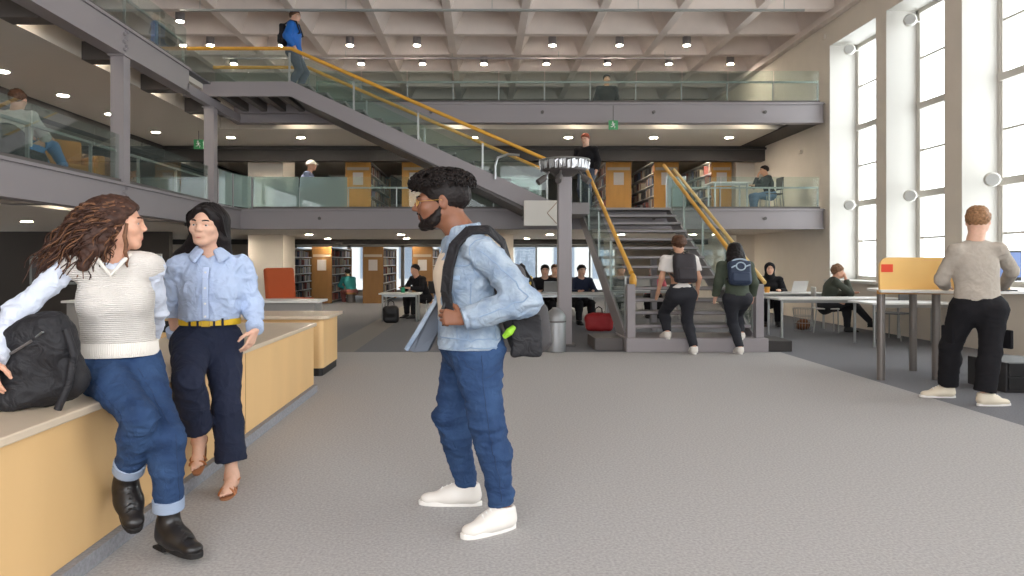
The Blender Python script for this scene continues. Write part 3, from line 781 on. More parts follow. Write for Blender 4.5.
def add_books():
    protos = {}
    def proto(mi, tk, hh):
        k = (mi, tk, hh)
        if k not in protos:
            b = B().box(-.11, .10, -tk / 2, tk / 2, 0, hh)
            # rounded spine
            b.prism([(.10, -tk / 2, 0), (.112, -tk / 3, 0), (.116, 0, 0), (.112, tk / 3, 0), (.10, tk / 2, 0)], (0, 0, hh))
            me = bpy.data.meshes.new('book'); me.from_pydata(b.v, [], b.f); me.materials.append(m_books[mi]); protos[k] = me
        return protos[k]
    count = 0; rest = B()
    pri = [BOOKS[i] for i in (0, 1, 6, 7, 2, 4, 5, 8, 3)]
    for (x0, x1, y0, y1, z, h, sh, lb, sides) in pri:
        for sd in sides:
            for k in range(sh):
                zz = z + .075 + (h - .1) * k / sh; y = y0 + .08; gap = (h - .1) / sh
                while y < y1 - .15:
                    if R.random() < .12: y += R.uniform(.1, .35); continue
                    tk = R.choice((.05, .07, .09)); hh = round(gap * R.choice((.62, .7, .78)), 3); mi = R.randrange(6)
                    cx = (x0 + x1) / 2 + sd * (x1 - x0) * .27
                    if count < 290 and y < y0 + 1.45:
                        me = proto(mi, tk, hh); o = bpy.data.objects.new('book', me); COL.objects.link(o)
                        o.location = (cx, y + tk / 2, zz); o.rotation_euler = (0, 0, 0 if sd > 0 else PI)
                        props(o, '%s book on %s shelf up, ' % (('grey', 'brown', 'navy', 'red', 'tan', 'black')[mi], ORD[k]) + lb.replace(' with an oak end panel', '').replace(' and notice', ''), 'book', 'books on the ' + lb); count += 1
                    else:
                        rest.m(mi).box(cx - .1, cx + .1, y, y + tk, zz, zz + hh)
                    y += tk + .004
    o = obj('distant_books', rest, m_books); props(o, 'books filling the far ends of the library shelves', 'books', kind='stuff')
add_books()
# white slanted baffles over the first-floor stacks
for i, (x, lb) in enumerate(((-5.0, 'left of'), (-2.85, 'right of'), (3.75, 'between'), (5.65, 'right of'))):
    tx = ('white slanted light baffle near the seated person in the white hat', 'white slanted light baffle between the two shaded bookcases under the flight', 'white slanted light baffle right of the bookcase at the stair head', 'white slanted light baffle left of the bookcase nearest the window wall')[i]
    t = empty('light_baffle', (x, 24, 3.5), tx, 'baffle')
    obj('panel', B().prism([(x - .3, 23.9, 4.28), (x + .95, 23.9, 4.28), (x + 1.7, 23.9, 3.55), (x + 1.25, 23.9, 3.55)], (0, .12, 0)), m_soffit, t)
    obj('void_shade_sheet', B().prism([(x - .3, 24.1, 4.28), (x + 1.25, 24.1, 3.5), (x + 1.25, 24.1, 3.3), (x - .3, 24.1, 3.3)], (0, .1, 0)), m_dark, t)  # dark sheet stands in for the shade of the void

# ------------------------------------------------------------------ tables, chairs and study area
def table(x0, x1, y0, y1, h, label, cat='table', legs=True, group=None, mtop=None, th=.03):
    t = empty('table', ((x0 + x1) / 2, (y0 + y1) / 2, 0), label, cat, group)
    obj('tabletop', B().box(x0, x1, y0, y1, h - th, h), mtop or m_tabletop, t, bevel=.005)
    for x in (x0 + .08, x1 - .08):
        for y in (y0 + .07, y1 - .07): obj('leg', B().cyl((x, y, 0), (x, y, h - th), .022, 10), m_silver, t, smooth=True)
    obj('apron', B().box(x0 + .1, x1 - .1, y0 + .09, y0 + .11, h - .08, h - th), m_silver, t).parent = t
    return t
def chair(x, y, yaw, label, col, group=None):
    t = empty('chair', (0, 0, 0), label, 'chair', group)
    obj('seat', B().box(-.2, .2, -.2, .2, .43, .455), col, t, bevel=.012)
    obj('backrest', B().box(-.19, .19, -.22, -.195, .55, .84), col, t, bevel=.01)
    for sx in (-.18, .18):
        obj('leg', B().tube([(sx, .18, 0), (sx, .17, .43)], .011, 6), m_silver, t)
        obj('leg', B().tube([(sx, -.24, 0), (sx, -.19, .43), (sx, -.21, .82)], .011, 6), m_silver, t)
    t.location = (x, y, 0); t.rotation_euler = (0, 0, yaw)
    return t
m_ch = mat('chair_dark', (50, 48, 50), .6); m_chw = mat('chair_white', (214, 214, 210), .6); m_chg = mat('chair_grey', (120, 120, 122), .6)
table(5.05, 7.2, 11.9, 12.6, .68, 'long white study table along the window wall, with the leaning person in green')
table(4.85, 6.75, 13.6, 14.2, .7, 'white study table behind, with the white laptop and orange cup')
table(5.9, 7.3, 10.6, 11.3, .68, 'white study table behind the standing desk, under the middle window')
chair(5.9, 14.75, PI, 'dark chair under the woman in black at the laptop', m_ch)
chair(6.38, 13.0, -PI / 2 - .25, 'white chair under the person in green by the window', m_chw)
chair(6.9, 11.75, .5, 'grey chair pushed to the table under the middle window', m_chg)
# centre study tables seen through the stairs
gi = ['in front by the red bag', 'behind the litter bin', 'seen under the stair treads', 'far back by the bright windows', 'beyond the stairs near the window wall']
for (x0, x1, y0, y1), g_ in zip(((.9, 2.6, 13.6, 14.3), (.4, 2.3, 15.6, 16.3), (2.8, 4.6, 15.4, 16.1), (.6, 2.6, 18.2, 18.9), (3.2, 5.2, 18.0, 18.7)), gi):
    table(x0, x1, y0, y1, .69, 'white study table ' + g_)
for i, (x, y, a) in enumerate(((1.35, 14.9, PI), (2.2, 14.9, PI), (1.0, 17.0, PI), (1.8, 17.05, PI), (3.3, 16.7, PI), (4.1, 16.75, PI), (1.2, 19.4, PI), (2.1, 19.4, PI))):
    chair(x, y, a, 'dark chair at the centre study tables, %s %s' % (('left one', 'right one')[i % 2], ('by the red bag', 'behind the litter bin', 'seen under the stair treads', 'far back by the bright windows')[i // 2]), m_ch, 'chairs at the centre study tables')
table(-2.25, -1.35, 15.2, 15.9, .62, 'small white table behind the man in denim, with the green cup')
def soft_bag(name, c, half, label, m, strap=True, cat='bag', tilt=0.):
    c = V3(c); t = empty(name, (c[0], c[1], c[2] - half[2]), label, cat)
    ca, sa = math.cos(tilt), math.sin(tilt); ax = ((ca, 0, sa), (0, 1, 0), (-sa, 0, ca))
    S_ = SDF(c - V3(half) * 1.6 - .05, c + V3(half) * 1.6 + .05, max(.012, max(half) / 14)); S_.rbox(c, half, ax, min(half) * .7); v, f = S_.mesh(1)
    v = v + normals(v, f) * (.02 * vnoise(v * 9, 3))[:, None]; mk('body', v, f, m, t, smooth=True)
    if strap:
        z = c[2] + half[2]
        obj('handle', B().tube([c + V3(-.07, 0, half[2] - .02), c + V3(-.06, 0, half[2] + .08), c + V3(0, 0, half[2] + .12), c + V3(.06, 0, half[2] + .08), c + V3(.07, 0, half[2] - .02)], .01, 6), m_black, t, smooth=True)
    return t
soft_bag('shopping_bag', (2.2, 13.2, .17), (.26, .12, .17), 'red bag on the floor under the study table left of the stairs', mat('bag_red', (170, 40, 44), .6))
soft_bag('rucksack', (-1.95, 15.0, .18), (.17, .13, .18), 'black rucksack on the floor under the small table with the green cup', m_black)
def cup(c, r, h, label, m):
    o = obj('cup', B().lathe(c, [(r * .8, 0), (r, h), (r * .9, h), (r * .72, .01)], 16), m, None, c, smooth=True); props(o, label, 'cup'); return o
cup((-1.75, 15.5, .62), .05, .12, 'green cup on the small white table behind the man in denim', mat('cup_green', (40, 150, 110), .5))
cup((5.6, 13.75, .7), .055, .11, 'orange cup in front of the white laptop', mat('cup_orange', (226, 160, 70), .5))
def laptop(x, y, z, yaw, label, m):
    t = empty('laptop', (0, 0, 0), label, 'laptop')
    obj('base', B().box(-.17, .17, -.12, .12, 0, .015), m, t, bevel=.004)
    a = .35; up = V3(0, math.sin(a), math.cos(a))
    obj('lid', B().obox(V3(0, .12, .012) + up * .115, (.34, .01, .23), (1, 0, 0), np.cross(up, (1, 0, 0)), up), m, t, bevel=.003)
    t.location = (x, y, z); t.rotation_euler = (0, 0, yaw); return t
laptop(6.18, 13.85, .7, PI + .25, 'white laptop open in front of the woman in black', m_tabletop)
for i, (x, y, a, lb) in enumerate(((1.4, 14.05, PI, 'grey laptop on the study table by the red bag'), (1.75, 15.95, PI, 'grey laptop on the study table behind the litter bin'), (3.6, 15.8, PI, 'grey laptop on the table seen under the stair treads'))):
    laptop(x, y, .69, a, lb, m_silver)
# wire waste basket
t = empty('waste_basket', (6.1, 13.3, 0), 'wire basket with brown contents under the white laptop table', 'basket')
b = B(); c = V3(6.1, 13.3, 0)
for k in range(18):
    a = 2 * PI * k / 18; b.cyl(c + V3(.14 * math.cos(a), .14 * math.sin(a), .01), c + V3(.18 * math.cos(a), .18 * math.sin(a), .42), .004, 5)
for z, r in ((.01, .14), (.15, .155), (.28, .167), (.42, .18)): b.tube([c + V3(r * math.cos(2 * PI * k / 20), r * math.sin(2 * PI * k / 20), z) for k in range(20)], .006, 5, closed=True)
obj('wire_cage', b, m_silver, t)
S_ = SDF((5.9, 13.1, 0), (6.3, 13.5, .3), .012); S_.ell((6.1, 13.3, .11), (.13, .13, .09)); v, f = S_.mesh(1); mk('contents', v + normals(v, f) * (.03 * vnoise(v * 22))[:, None], f, mat('waste_brown', (120, 78, 50), .8), t, smooth=True)

# ------------------------------------------------------------------ standing desk on the right
def standing_desk():
    t = empty('standing_desk', (5.0, 7.9, 0), 'standing desk with grey tube legs and a yellow wooden screen bearing a red sticker', 'desk')
    top = [(4.3, 7.55, .97), (5.05, 7.15, .97), (6.0, 7.2, .97), (6.0, 8.3, .97), (5.1, 8.55, .97), (4.45, 8.1, .97)]
    obj('tabletop', B().prism(top, (0, 0, .03)), m_tabletop, t, bevel=.006)
    p = [(4.32, 0, 1.0)]
    n = 6
    pts = [(4.33, .985)] + [(4.33 + .1 - .1 * math.cos(PI / 2 * k / n), 1.25 + .1 * math.sin(PI / 2 * k / n)) for k in range(n + 1)] + [(5.75, 1.35), (5.75, .985)]
    obj('screen_board', B().prism([(x, 7.62, z) for x, z in pts], (0, .03, 0)), mat('screen_beech', (240, 194, 118), .45, var=(2, .04)), t, bevel=.004)
    obj('screen_foot', B().box(4.32, 5.75, 7.58, 7.66, .95, .99), mat('screen_edge', (200, 150, 84), .5), t)
    obj('sticker', B().box(4.345, 4.47, 7.614, 7.62, 1.19, 1.275), mat('sticker_red', (226, 72, 40), .6), t)
    for x, y in ((4.40, 7.72), (5.16, 8.38), (5.02, 7.74), (5.85, 8.1), (5.9, 7.35)):
        obj('leg', B().cyl((x, y, 0), (x, y, .97), .042, 16), mat('leg_grey', (128, 122, 118), .35, metal=.6), t, smooth=True)
standing_desk()
t = empty('monitor', (5.35, 7.35, 1.0), 'black computer screen showing a blue picture on the standing desk', 'monitor')
obj('display', B().obox((5.42, 7.3, 1.26), (.5, .03, .32), (1, .25, 0), (-.25, 1, 0), (0, 0, 1)), m_black, t, bevel=.004)
obj('picture', B().obox((5.425, 7.281, 1.27), (.46, .004, .26), (1, .25, 0), (-.25, 1, 0), (0, 0, 1)), mat('screen_blue', (70, 96, 150), .3, emit=((78, 106, 160), .6)), t)
obj('stand', B().bar((5.42, 7.33, 1.0), (5.42, 7.33, 1.18), .05, .03, (0, 1, 0)).box(5.3, 5.54, 7.24, 7.42, 1.0, 1.012), m_black, t)
t = obj('storage_box', B().box(5.0, 5.22, 7.25, 7.42, 1.0, 1.12), m_yrail, None, (5.1, 7.33, 1.0), bevel=.008); props(t, 'small orange box on the standing desk beside the screen', 'box')
t = empty('keyboard', (5.2, 7.1, 1.0), 'dark keyboard on the standing desk under the hand of the man in grey', 'keyboard')
obj('case', B().obox((5.22, 7.2, 1.008), (.36, .13, .016), (1, .25, 0), (-.25, 1, 0), (0, 0, 1)), m_black, t, bevel=.003)
b = B()
for r_ in range(4):
    for k in range(12):
        q = V3(5.22, 7.2, 1.018) + nrm((1, .25, 0)) * (k - 5.5) * .028 + nrm((-.25, 1, 0)) * (r_ - 1.5) * .028; b.obox(q, (.022, .022, .006), (1, .25, 0), (-.25, 1, 0), (0, 0, 1))
obj('keys', b, m_steel2, t)
t = empty('drawer_unit', (5.55, 7.2, 0), 'black drawer unit on the floor beside the man in the grey sweater', 'drawer unit')
obj('body', B().box(5.2, 5.75, 6.95, 7.5, 0, .3), mat('unit_black', (46, 45, 46), .45), t, bevel=.008)
for k in range(2): d_ = obj('drawer', B().box(5.22, 5.73, 6.93, 6.96, .03 + k * .14, .155 + k * .14), m_black, t, bevel=.004); obj('handle', B().box(5.4, 5.55, 6.915, 6.93, .1 + k * .14, .112 + k * .14), m_silver, d_)

# ------------------------------------------------------------------ dark corner under the side gallery
t = empty('notice_board', (-8.5, 16.9, .7), 'large framed grey notice board on the dark wall behind the curly-haired woman', 'notice board')
obj('frame', B().box(-10.95, -9.2, 16.93, 16.99, .75, 1.45), m_rail, t, bevel=.01); obj('sheet', B().box(-10.88, -9.27, 16.92, 16.93, .82, 1.38), mat('board_grey', (104, 100, 102), .7), t)
t = empty('picture_frame', (-6.9, 16.9, .9), 'white framed poster behind the woman in the blue shirt', 'picture')
obj('frame', B().box(-8.6, -7.75, 16.93, 16.99, .85, 1.5), m_paper, t, bevel=.01); obj('sheet', B().box(-8.52, -7.83, 16.92, 16.93, .92, 1.43), mat('poster_pale', (188, 184, 178), .7), t)
# first-floor seating behind the balustrades
table(5.3, 6.2, 16.1, 16.7, .01 + .7, 'small table on the first-floor gallery in front of the man in black').location.z = Z1
o = chair(6.78, 16.42, PI / 2, 'dark chair under the man in black on the first-floor gallery', m_ch); o.location.z = Z1
o = chair(7.1, 17.3, PI / 2, 'white chair beside the window wall on the first-floor gallery', m_chw); o.location.z = Z1
t = empty('privacy_screen', (4.9, 17.6, Z1), 'pale blue glass screen on the first-floor gallery left of the man in black', 'screen')
obj('panel', B().box(4.6, 5.1, 17.5, 17.53, Z1 + .1, Z1 + 1.0), mat('pale_blue', (176, 192, 204), .4), t, bevel=.005)
obj('foot', B().box(4.6, 5.1, 17.4, 17.63, Z1, Z1 + .1), m_silver, t)
def sofa(x, y, z, label, m, yaw=0):
    t = empty('armchair', (0, 0, 0), label, 'chair')
    obj('seat', B().box(-.32, .32, -.3, .3, .15, .4), m, t, bevel=.04); obj('backrest', B().box(-.32, .32, -.42, -.27, .15, .85), m, t, bevel=.04)
    for s_ in (-1, 1): obj('arm', B().box(s_ * .36 - .06, s_ * .36 + .06, -.4, .3, .12, .58), m, t, bevel=.03)
    for sx in (-.3, .3):
        for sy in (-.34, .24): obj('leg', B().cyl((sx, sy, 0), (sx, sy, .15), .02, 8), m_black, t)
    t.location = (x, y, z); t.rotation_euler = (0, 0, yaw); return t
t = empty('bean_bag', (-5.66, 8.5, Z1), 'black bean bag under the person in jeans on the side gallery', 'bean bag')
S_ = SDF((-6.1, 8.0, Z1 - .02), (-5.2, 9.0, Z1 + .6), .02); S_.ell((-5.68, 8.5, Z1 + .12), (.34, .36, .14)); S_.ell((-5.68, 8.28, Z1 + .26), (.3, .16, .24)); S_.cut((0, 0, Z1 + .004), (0, 0, -1)); v, f = S_.mesh(1); mk('cushion', folds(v, f, .02, 7, 3, None, .1, 1), f, m_black, t, smooth=True)
sofa(-6.6, 11.2, Z1, 'yellow armchair on the side gallery beyond the column', mat('mustard', (170, 120, 50), .8), -2.2)
sofa(-6.9, 13.0, Z1, 'brown armchair on the side gallery near the corner glass', mat('brown_fabric', (110, 80, 60), .8), -2.0)
# cabinets added on the top gallery to carry painted warm reflections
for x, lb in ((-2.4, 'added cabinet with a glowing strip painting a reflection, top gallery, left one'), (-.2, 'added cabinet with a glowing strip painting a reflection, top gallery, middle one'), (1.6, 'added cabinet with a glowing strip painting a reflection, top gallery, right one')):
    t = empty('reflection_cabinet', (x, 21, Z2), lb, 'reflection stand-in')
    obj('cabinet', B().box(x - .5, x + .5, 20.8, 21.2, Z2, Z2 + 1.2), m_dark, t, bevel=.01)
    obj('painted_reflection', B().box(x - .4, x + .4, 20.79, 20.8, Z2 + 1.02, Z2 + 1.1), emis('reflection_glow', (255, 214, 130), 1.5), t)  # reflection painted as a warm glow, no lamp here
    obj('glass_front', B().box(x - .46, x + .46, 20.77, 20.78, Z2 + .1, Z2 + 1.0), m_glass, t)
# ------------------------------------------------------------------ people
def skin(n, c): return mat('skin_' + n, c, .5, var=(40, .05), sss=.12, spec=.35)
SK_L = skin('light', (210, 160, 134)); SK_M = skin('fair', (218, 174, 150)); SK_B = skin('brown', (132, 88, 66)); SK_T = skin('tan', (206, 158, 130))
m_eyew = mat('eye_white', (196, 186, 180), .2); m_iris = mat('eye_iris', (48, 34, 26), .2); m_lip = mat('lips', (186, 100, 92), .4); m_lipb = mat('lips_brown', (140, 84, 70), .45)
def frame(f, u=(0, 0, 1)):
    f = nrm(f); u = V3(u); l = nrm(np.cross(u, f)); return l, f, np.cross(f, l)
class Loc:
    def __init__(s, c, f, u=(0, 0, 1), sc=1., k=1.): s.k = k; s.c = V3(c); s.ax = frame(f, u); s.s = sc
    def __call__(s, x, y, z): return s.c + (s.ax[0] * x + s.ax[1] * y + s.ax[2] * z) * s.s
    def v(s, x, y, z): return s.ax[0] * x + s.ax[1] * y + s.ax[2] * z
def head_sdf(S, H, neck, nr=.056, fem=False):
    s = H.s; a = H.ax; S.warp = (H.c[0], H.k) if H.k != 1 else None
    neck = V3(neck); neck[0] = H.c[0] + (neck[0] - H.c[0]) / H.k
    def E(p, r, k=.02, op='u', ax=None): S.ell(H(*p), V3(r) * s, ax or a, k * s, op)
    def C(p, q, ra, rb, k=.015): S.cap(H(*p), H(*q), ra * s, rb * s, k * s)
    E((0, -.014, .034), (.074, .096, .086)); E((0, .022, -.028), (.062, .074, .084), .03)
    jw = .046 if fem else .053
    for m in (-1, 1):
        C((m * jw, -.005, -.052), (m * .02, .062, -.098), .018, .016, .03)
        E((m * .042, .064, -.026), (.022, .018, .02), .025)
    E((0, .068, -.1), (.02, .018, .018), .025)
    for m in (-1, 1):
        C((m * .05, .070, .016), (m * .014, .088, .017), .009, .011, .02)
        E((m * .031, .1, -.001), (.02, .017, .011), .016, 's')
    C((0, .088, .012), (0, .108 if fem else .112, -.026), .007, .0095 if fem else .011, .014)
    for m in (-1, 1): E((m * .011, .100, -.031), (.008, .01, .007), .01)
    E((0, .082, -.062), (.026, .014, .014), .02)
    for m in (-1, 1):
        C((m * .046, .076, .0085), (m * .018, .086, .0105), .0052, .0058, .006)          # upper lids
        C((m * .045, .076, -.0095), (m * .018, .084, -.0095), .0035, .0035, .008)
        E((m * .079, -.012, -.004), (.009, .02, .031), .012, 'u', (H.v(m, -.35, 0), H.v(m * .35, 1, 0), H.v(0, -.2, 1)))
        E((m * .088, -.006, 0), (.006, .011, .017), .006, 's')
    S.cap(H(0, -.018, -.05), V3(neck), nr * s, nr * 1.12 * s, .03, None)
    S.warp = None
def face_bits(o, H, *a, **k):
    with widen(H.c[0], H.k): face_bits_(o, H, *a, **k)
def face_bits_(o, H, lipm, browm, fem=False, eyes=True):
    s = H.s; a = H.ax
    b = B()
    for m in (-1, 1):
        b.m(0).ell(H(m * .031, .0715, -.0005), (.0145 * s,) * 3, 14, a).m(1).ell(H(m * .0315, .0795, -.0005), (.0078 * s, .0072 * s, .0078 * s), 12, a)
    obj('eyes', b, [m_eyew, m_iris], o, smooth=True)
    b = B()
    for m in (-1, 1):
        pts = [H(m * .049, .073, .021), H(m * .040, .084, .0275), H(m * .028, .0925, .0285), H(m * .015, .098, .024)]
        b.tube(pts, [.0025 * s, .0045 * s, .005 * s, .0035 * s], 6)
    obj('eyebrows', b, browm, o, smooth=True)
    b = B(); 
    b.tube([H(-.024, .081, -.0635), H(-.012, .091, -.0605), H(0, .0935, -.0615), H(.012, .091, -.0605), H(.024, .081, -.0635)], [.002 * s, .0048 * s, .0045 * s, .0048 * s, .002 * s], 8)
    b.tube([H(-.021, .082, -.067), H(-.01, .0905, -.0705), H(0, .0925, -.0715), H(.01, .0905, -.0705), H(.021, .082, -.067)], [.002 * s, .005 * s, .0062 * s, .005 * s, .002 * s], 8)
    obj('lips', b, lipm, o, smooth=True)
def hand_sdf(S, w, d, n, t, curl=.5, s=1., spread=.06, thumb=None):
    """w wrist, d towards fingertips, n out of the palm, t thumb side"""
    w = V3(w); d = nrm(d); n = nrm(V3(n) - d * np.dot(n, d)); t0 = np.cross(d, n); t = t0 if np.dot(t0, t) > 0 else -t0
    offs = (.030, .010, -.010, -.028); lens = (.070, .078, .073, .057); kd = (.088, .09, .086, .078)
    for i in range(4):
        kn = w + (d * kd[i] + t * offs[i] * .95) * s
        S.cap(w + (d * .012 + t * offs[i] * .55) * s, kn, .0145 * s, .0118 * s, .012, (n, .95))
    for i in range(4):
        p = w + (d * kd[i] + t * offs[i] * .95) * s; ang = curl * (.55 + .12 * i); dd = nrm(d + t * (1.5 - i) * spread)
        for q, (fr, rr) in enumerate(((.45, .0092), (.31, .0083), (.24, .0072))):
            dr = dd * math.cos(ang) + n * math.sin(ang); e = p + dr * lens[i] * fr * s
            S.cap(p, e, rr * s, (rr - .0008) * s, .003); p = e; ang += curl * (.75 if q == 0 else .5)
    p = w + (d * .022 + t * .024) * s; dirs = thumb or ((.55, .75, .28), (.85, .42, .35), (.95, .1, .35))
    for (a, b_, c), L, r0, r1 in zip(dirs, (.042, .034, .026), (.0145, .0112, .0098), (.0112, .0098, .008)):
        e = p + nrm(d * a + t * b_ + n * c) * L * s; S.cap(p, e, r0 * s, r1 * s, .008); p = e
def limbs(S, J, g=0., arm=True, leg=True, s=1., only=None, thick=1.):
    if arm:
        for q in 'LR':
            S.cap(J['s' + q], J['e' + q], (.046 * thick + g) * s, (.041 * thick + g) * s, .02); S.cap(J['e' + q], J['w' + q], (.041 * thick + g) * s, (.028 * thick + g) * s, .02)
    if leg:
        for q in 'LR':
            S.cap(J['h' + q], J['k' + q], (.078 * thick + g) * s, (.054 * thick + g) * s, .03); S.cap(J['k' + q], J['a' + q], (.054 * thick + g) * s, (.037 * thick + g) * s, .02)
            kn, an = V3(J['k' + q]), V3(J['a' + q]); S.ell(kn * .72 + an * .28 - nrm(J.get('toe' + q, J['f'])) * .015 * s, (.05 * thick + g) * s, None, .04)
def torso(S, J, g=0., s=1., fem=False, belly=1., sh=True):
    f = nrm(J['f']); fl = (f, .68); wd = .9 if fem else 1.
    P, Wt, C, N = (V3(J[k]) for k in ('pel', 'waist', 'chest', 'neck'))
    S.cap(P, Wt, (.155 * (1.03 if fem else 1) * (1 if belly > 0 else 1) + g) * s, (.128 * wd * belly + g) * s, .06, fl)
    S.cap(Wt, C, (.128 * wd * belly + g) * s, (.158 * wd + g) * s, .06, fl)
    S.cap(C, C * .35 + N * .65, (.158 * wd + g) * s, (.085 + g) * s, .06, fl)
    if sh:
        for q in 'LR':
            S.cap(C * .3 + N * .7, J['s' + q], (.054 + g * .9) * s, (.043 + g * .9) * s, .04)
    for q in 'LR': S.cap(P, J['h' + q], (.105 + g) * s, (.088 + g) * s, .05)
    if fem:
        l = np.cross((0, 0, 1), f)
        for m in (-1, 1): S.ell(C + f * .068 * s + l * m * .068 * s - V3(0, 0, .03) * s, (.058 + g) * s, None, .06)
def bounds(J, m=.28):
    A = np.array([V3(v) for k, v in J.items() if k in ('pel', 'chest', 'neck', 'head', 'sL', 'sR', 'eL', 'eR', 'wL', 'wR', 'hL', 'hR', 'kL', 'kR', 'aL', 'aR')])
    return A.min(0) - m, A.max(0) + m
def shoe(o, name, ankle, *a, kx=1., **k):
    with widen(ankle[0], kx): return shoe_(o, name, ankle, *a, **k)
def shoe_(o, name, ankle, toe, mats, s=1., up=(0, 0, 1), boot=False, L=.27, foot=False, smooth_h=.006):
    """shoe around the ankle joint, sole plane 0.1 below it along up"""
    d = nrm(toe); up = nrm(V3(up) - d * np.dot(up, d)); sd = np.cross(d, up); a = V3(ankle)
    P = lambda x, y, z: a + (d * (x - .062) + sd * y + up * (z - .1)) * s
    lo, hi = a - .34 * s, a + .34 * s
    S = SDF(lo, hi, smooth_h * s)
    S.cap(P(.05, 0, .05), P(.12, 0, .052), .044 * s, .045 * s, .03, (up, 1.0)); S.cap(P(.12, 0, .045), P(.225, 0, .032), .045 * s, .042 * s, .04, (up, .72))
    S.cap(P(.055, 0, .06), P(.062, 0, .165 if boot else .105), .041 * s, .043 * s, .03)
    S.cap(P(.06, 0, .10), P(.15, 0, .055), .036 * s, .035 * s, .04)
    S.cut(P(0, 0, .016), -up, .5); S.cut(P(0, 0, .19 if boot else .118), up, .5)
    if not boot: S.ell(P(.056, 0, .128), (.030 * s, .030 * s, .03 * s), (d, sd, up), .004, 's')
    v, f = S.mesh(1)
    sh = mk(name, v, f, mats[0], o, smooth=True)
    pts = []
    for k in range(28):
        t = 2 * PI * k / 28; c, q = math.cos(t), math.sin(t)
        x = .138 + .138 * c * (L / .27); w = (.041 + .009 * (c if c > 0 else .5 * c)) * (abs(q) ** .75) * (1 if q > 0 else -1)
        pts.append(P(x, w, 0))
    hgt = .028 if boot else .024
    b = B().prism(pts, up * hgt * s)
    if boot: b.prism([P(.0, -.036, -.012), P(.085, -.04, -.012), P(.085, .04, -.012), P(.0, .036, -.012)], up * .014 * s)
    obj('sole', b, mats[1], sh, bevel=.004)
    b = B(); 
    for k in range(6 if boot else 4):
        x = (.098 if boot else .112) + .02 * k; z = (.10 - .5 * (x - .06)) + .042
        b.tube([P(x - .012, -.022, z - .006), P(x, 0, z + .006), P(x + .004, .022, z - .006)], .0035 * s, 5)
        b.tube([P(x - .012, .022, z - .006), P(x, 0, z + .008), P(x + .004, -.022, z - .006)], .0035 * s, 5)
    obj('laces', b, mats[2], sh)
    return sh
def sandal(o, ankle, toe, up, mats):
    d = nrm(toe); up = nrm(V3(up) - d * np.dot(up, d)); sd = np.cross(d, up); a = V3(ankle)
    P = lambda x, y, z: a + d * (x - .06) + sd * y + up * (z - .075)
    pts = []
    for k in range(28):
        t = 2 * PI * k / 28; c, q = math.cos(t), math.sin(t); pts.append(P(.12 + .125 * c, (.036 + .008 * (c if c > 0 else .5 * c)) * (abs(q) ** .75) * (1 if q > 0 else -1), -.018))
    sh = obj('sandal', B().prism(pts, up * .018), mats[1], o, bevel=.003)
    b = B()
    for x, z in ((.185, .042), (.155, .05)): b.tube([P(x, .043 * math.cos(t), z * math.sin(t)) for t in np.linspace(0, PI, 9)], .006, 6)
    b.tube([P(.06 - .045 * math.cos(t), .042 * math.sin(t), .055) for t in np.linspace(-2.4, 2.4, 13)], .006, 6)
    obj('strap', b, mats[0], sh, smooth=True)
def foot_sdf(S, ankle, toe, up, off=.075, toes=True):
    d = nrm(toe); up = nrm(V3(up) - d * np.dot(up, d)); sd = np.cross(d, up); a = V3(ankle)
    P = lambda x, y, z: a + d * (x - .06) + sd * y + up * (z - off)
    S.cap(P(.035, 0, .03), P(.06, 0, .075), .028, .036, .03); S.cap(P(.035, 0, .028), P(.17, 0, .024), .028, .03, .03, (up, .8)); S.cap(P(.07, 0, .065), P(.16, 0, .03), .03, .024, .03)
    for i, y in enumerate((.024, .009, -.004, -.016, -.027)): S.cap(P(.18, y * .9, .016), P(.222 - .007 * i, y, .011), .010, .0095 - .0006 * i, .004)
def squeeze(J, c, k):
    return {q: (c + (v[0] - c) / k, v[1], v[2]) if q in ('pel', 'waist', 'chest', 'neck', 'head', 'sL', 'sR', 'eL', 'eR', 'wL', 'wR', 'hL', 'hR', 'kL', 'kR', 'aL', 'aR') else v for q, v in J.items()}
def shirt(o, J, name, m, g=.018, hem=None, hemn=(0, 0, -1), sleeve=None, s=1., fem=False, h=.009, neck_cut=True, loose=.0, fold=.008, freq=(9, 9, 16), seed=1, belly=1., sleeves=True, body=True, extra=None, wide=0., vneck=None):
    lo, hi = bounds(J, .25); hi[2] = J['neck'][2] + .12
    S = SDF(lo, hi, h)
    if body: torso(S, J, g + loose, s, fem, belly)
    if sleeves:
        for q in 'LR':
            e, w = V3(J['e' + q]), V3(J['w' + q]); sh = V3(J['s' + q])
            if sleeve == 'short':
                c = sh * .35 + e * .65; S.cap(sh, e, (.058 + g) * s, (.055 + g) * s, .03); S.cut(c, e - sh, .28 if False else np.linalg.norm(e - c) + .16)
            else:
                fr = .95 if sleeve is None else sleeve; c = e * (1 - fr) + w * fr
                S.cap(sh, e, (.044 + g) * s, (.042 + g) * s, .03); S.cap(e, c, (.042 + g) * s, (.031 + g) * s, .025)
                S.cut(c + (w - e) * .01, w - e, .09)
    if extra: extra(S)
    if hem is not None: S.cut(hem, hemn, None)
    n = V3(J['neck']); f = nrm(J['f']); hd = nrm(V3(J['head']) - n)
    if neck_cut: S.cut(n + hd * .045 * s, hd + f * .2, .16)
    if neck_cut: S.cap(n - hd * .01, n + hd * .2, .066 * s, .085 * s, .006, None, 's')
    if vneck: vneck(S)
    v, fc = S.mesh(1)
    if fold: v = lap(folds(v, fc, fold, freq, seed, [J['eL'], J['eR'], J['waist'], J['sL'], J['sR']], .16, .5), fc, 1)
    return mk(name, v, fc, m, o, smooth=True)
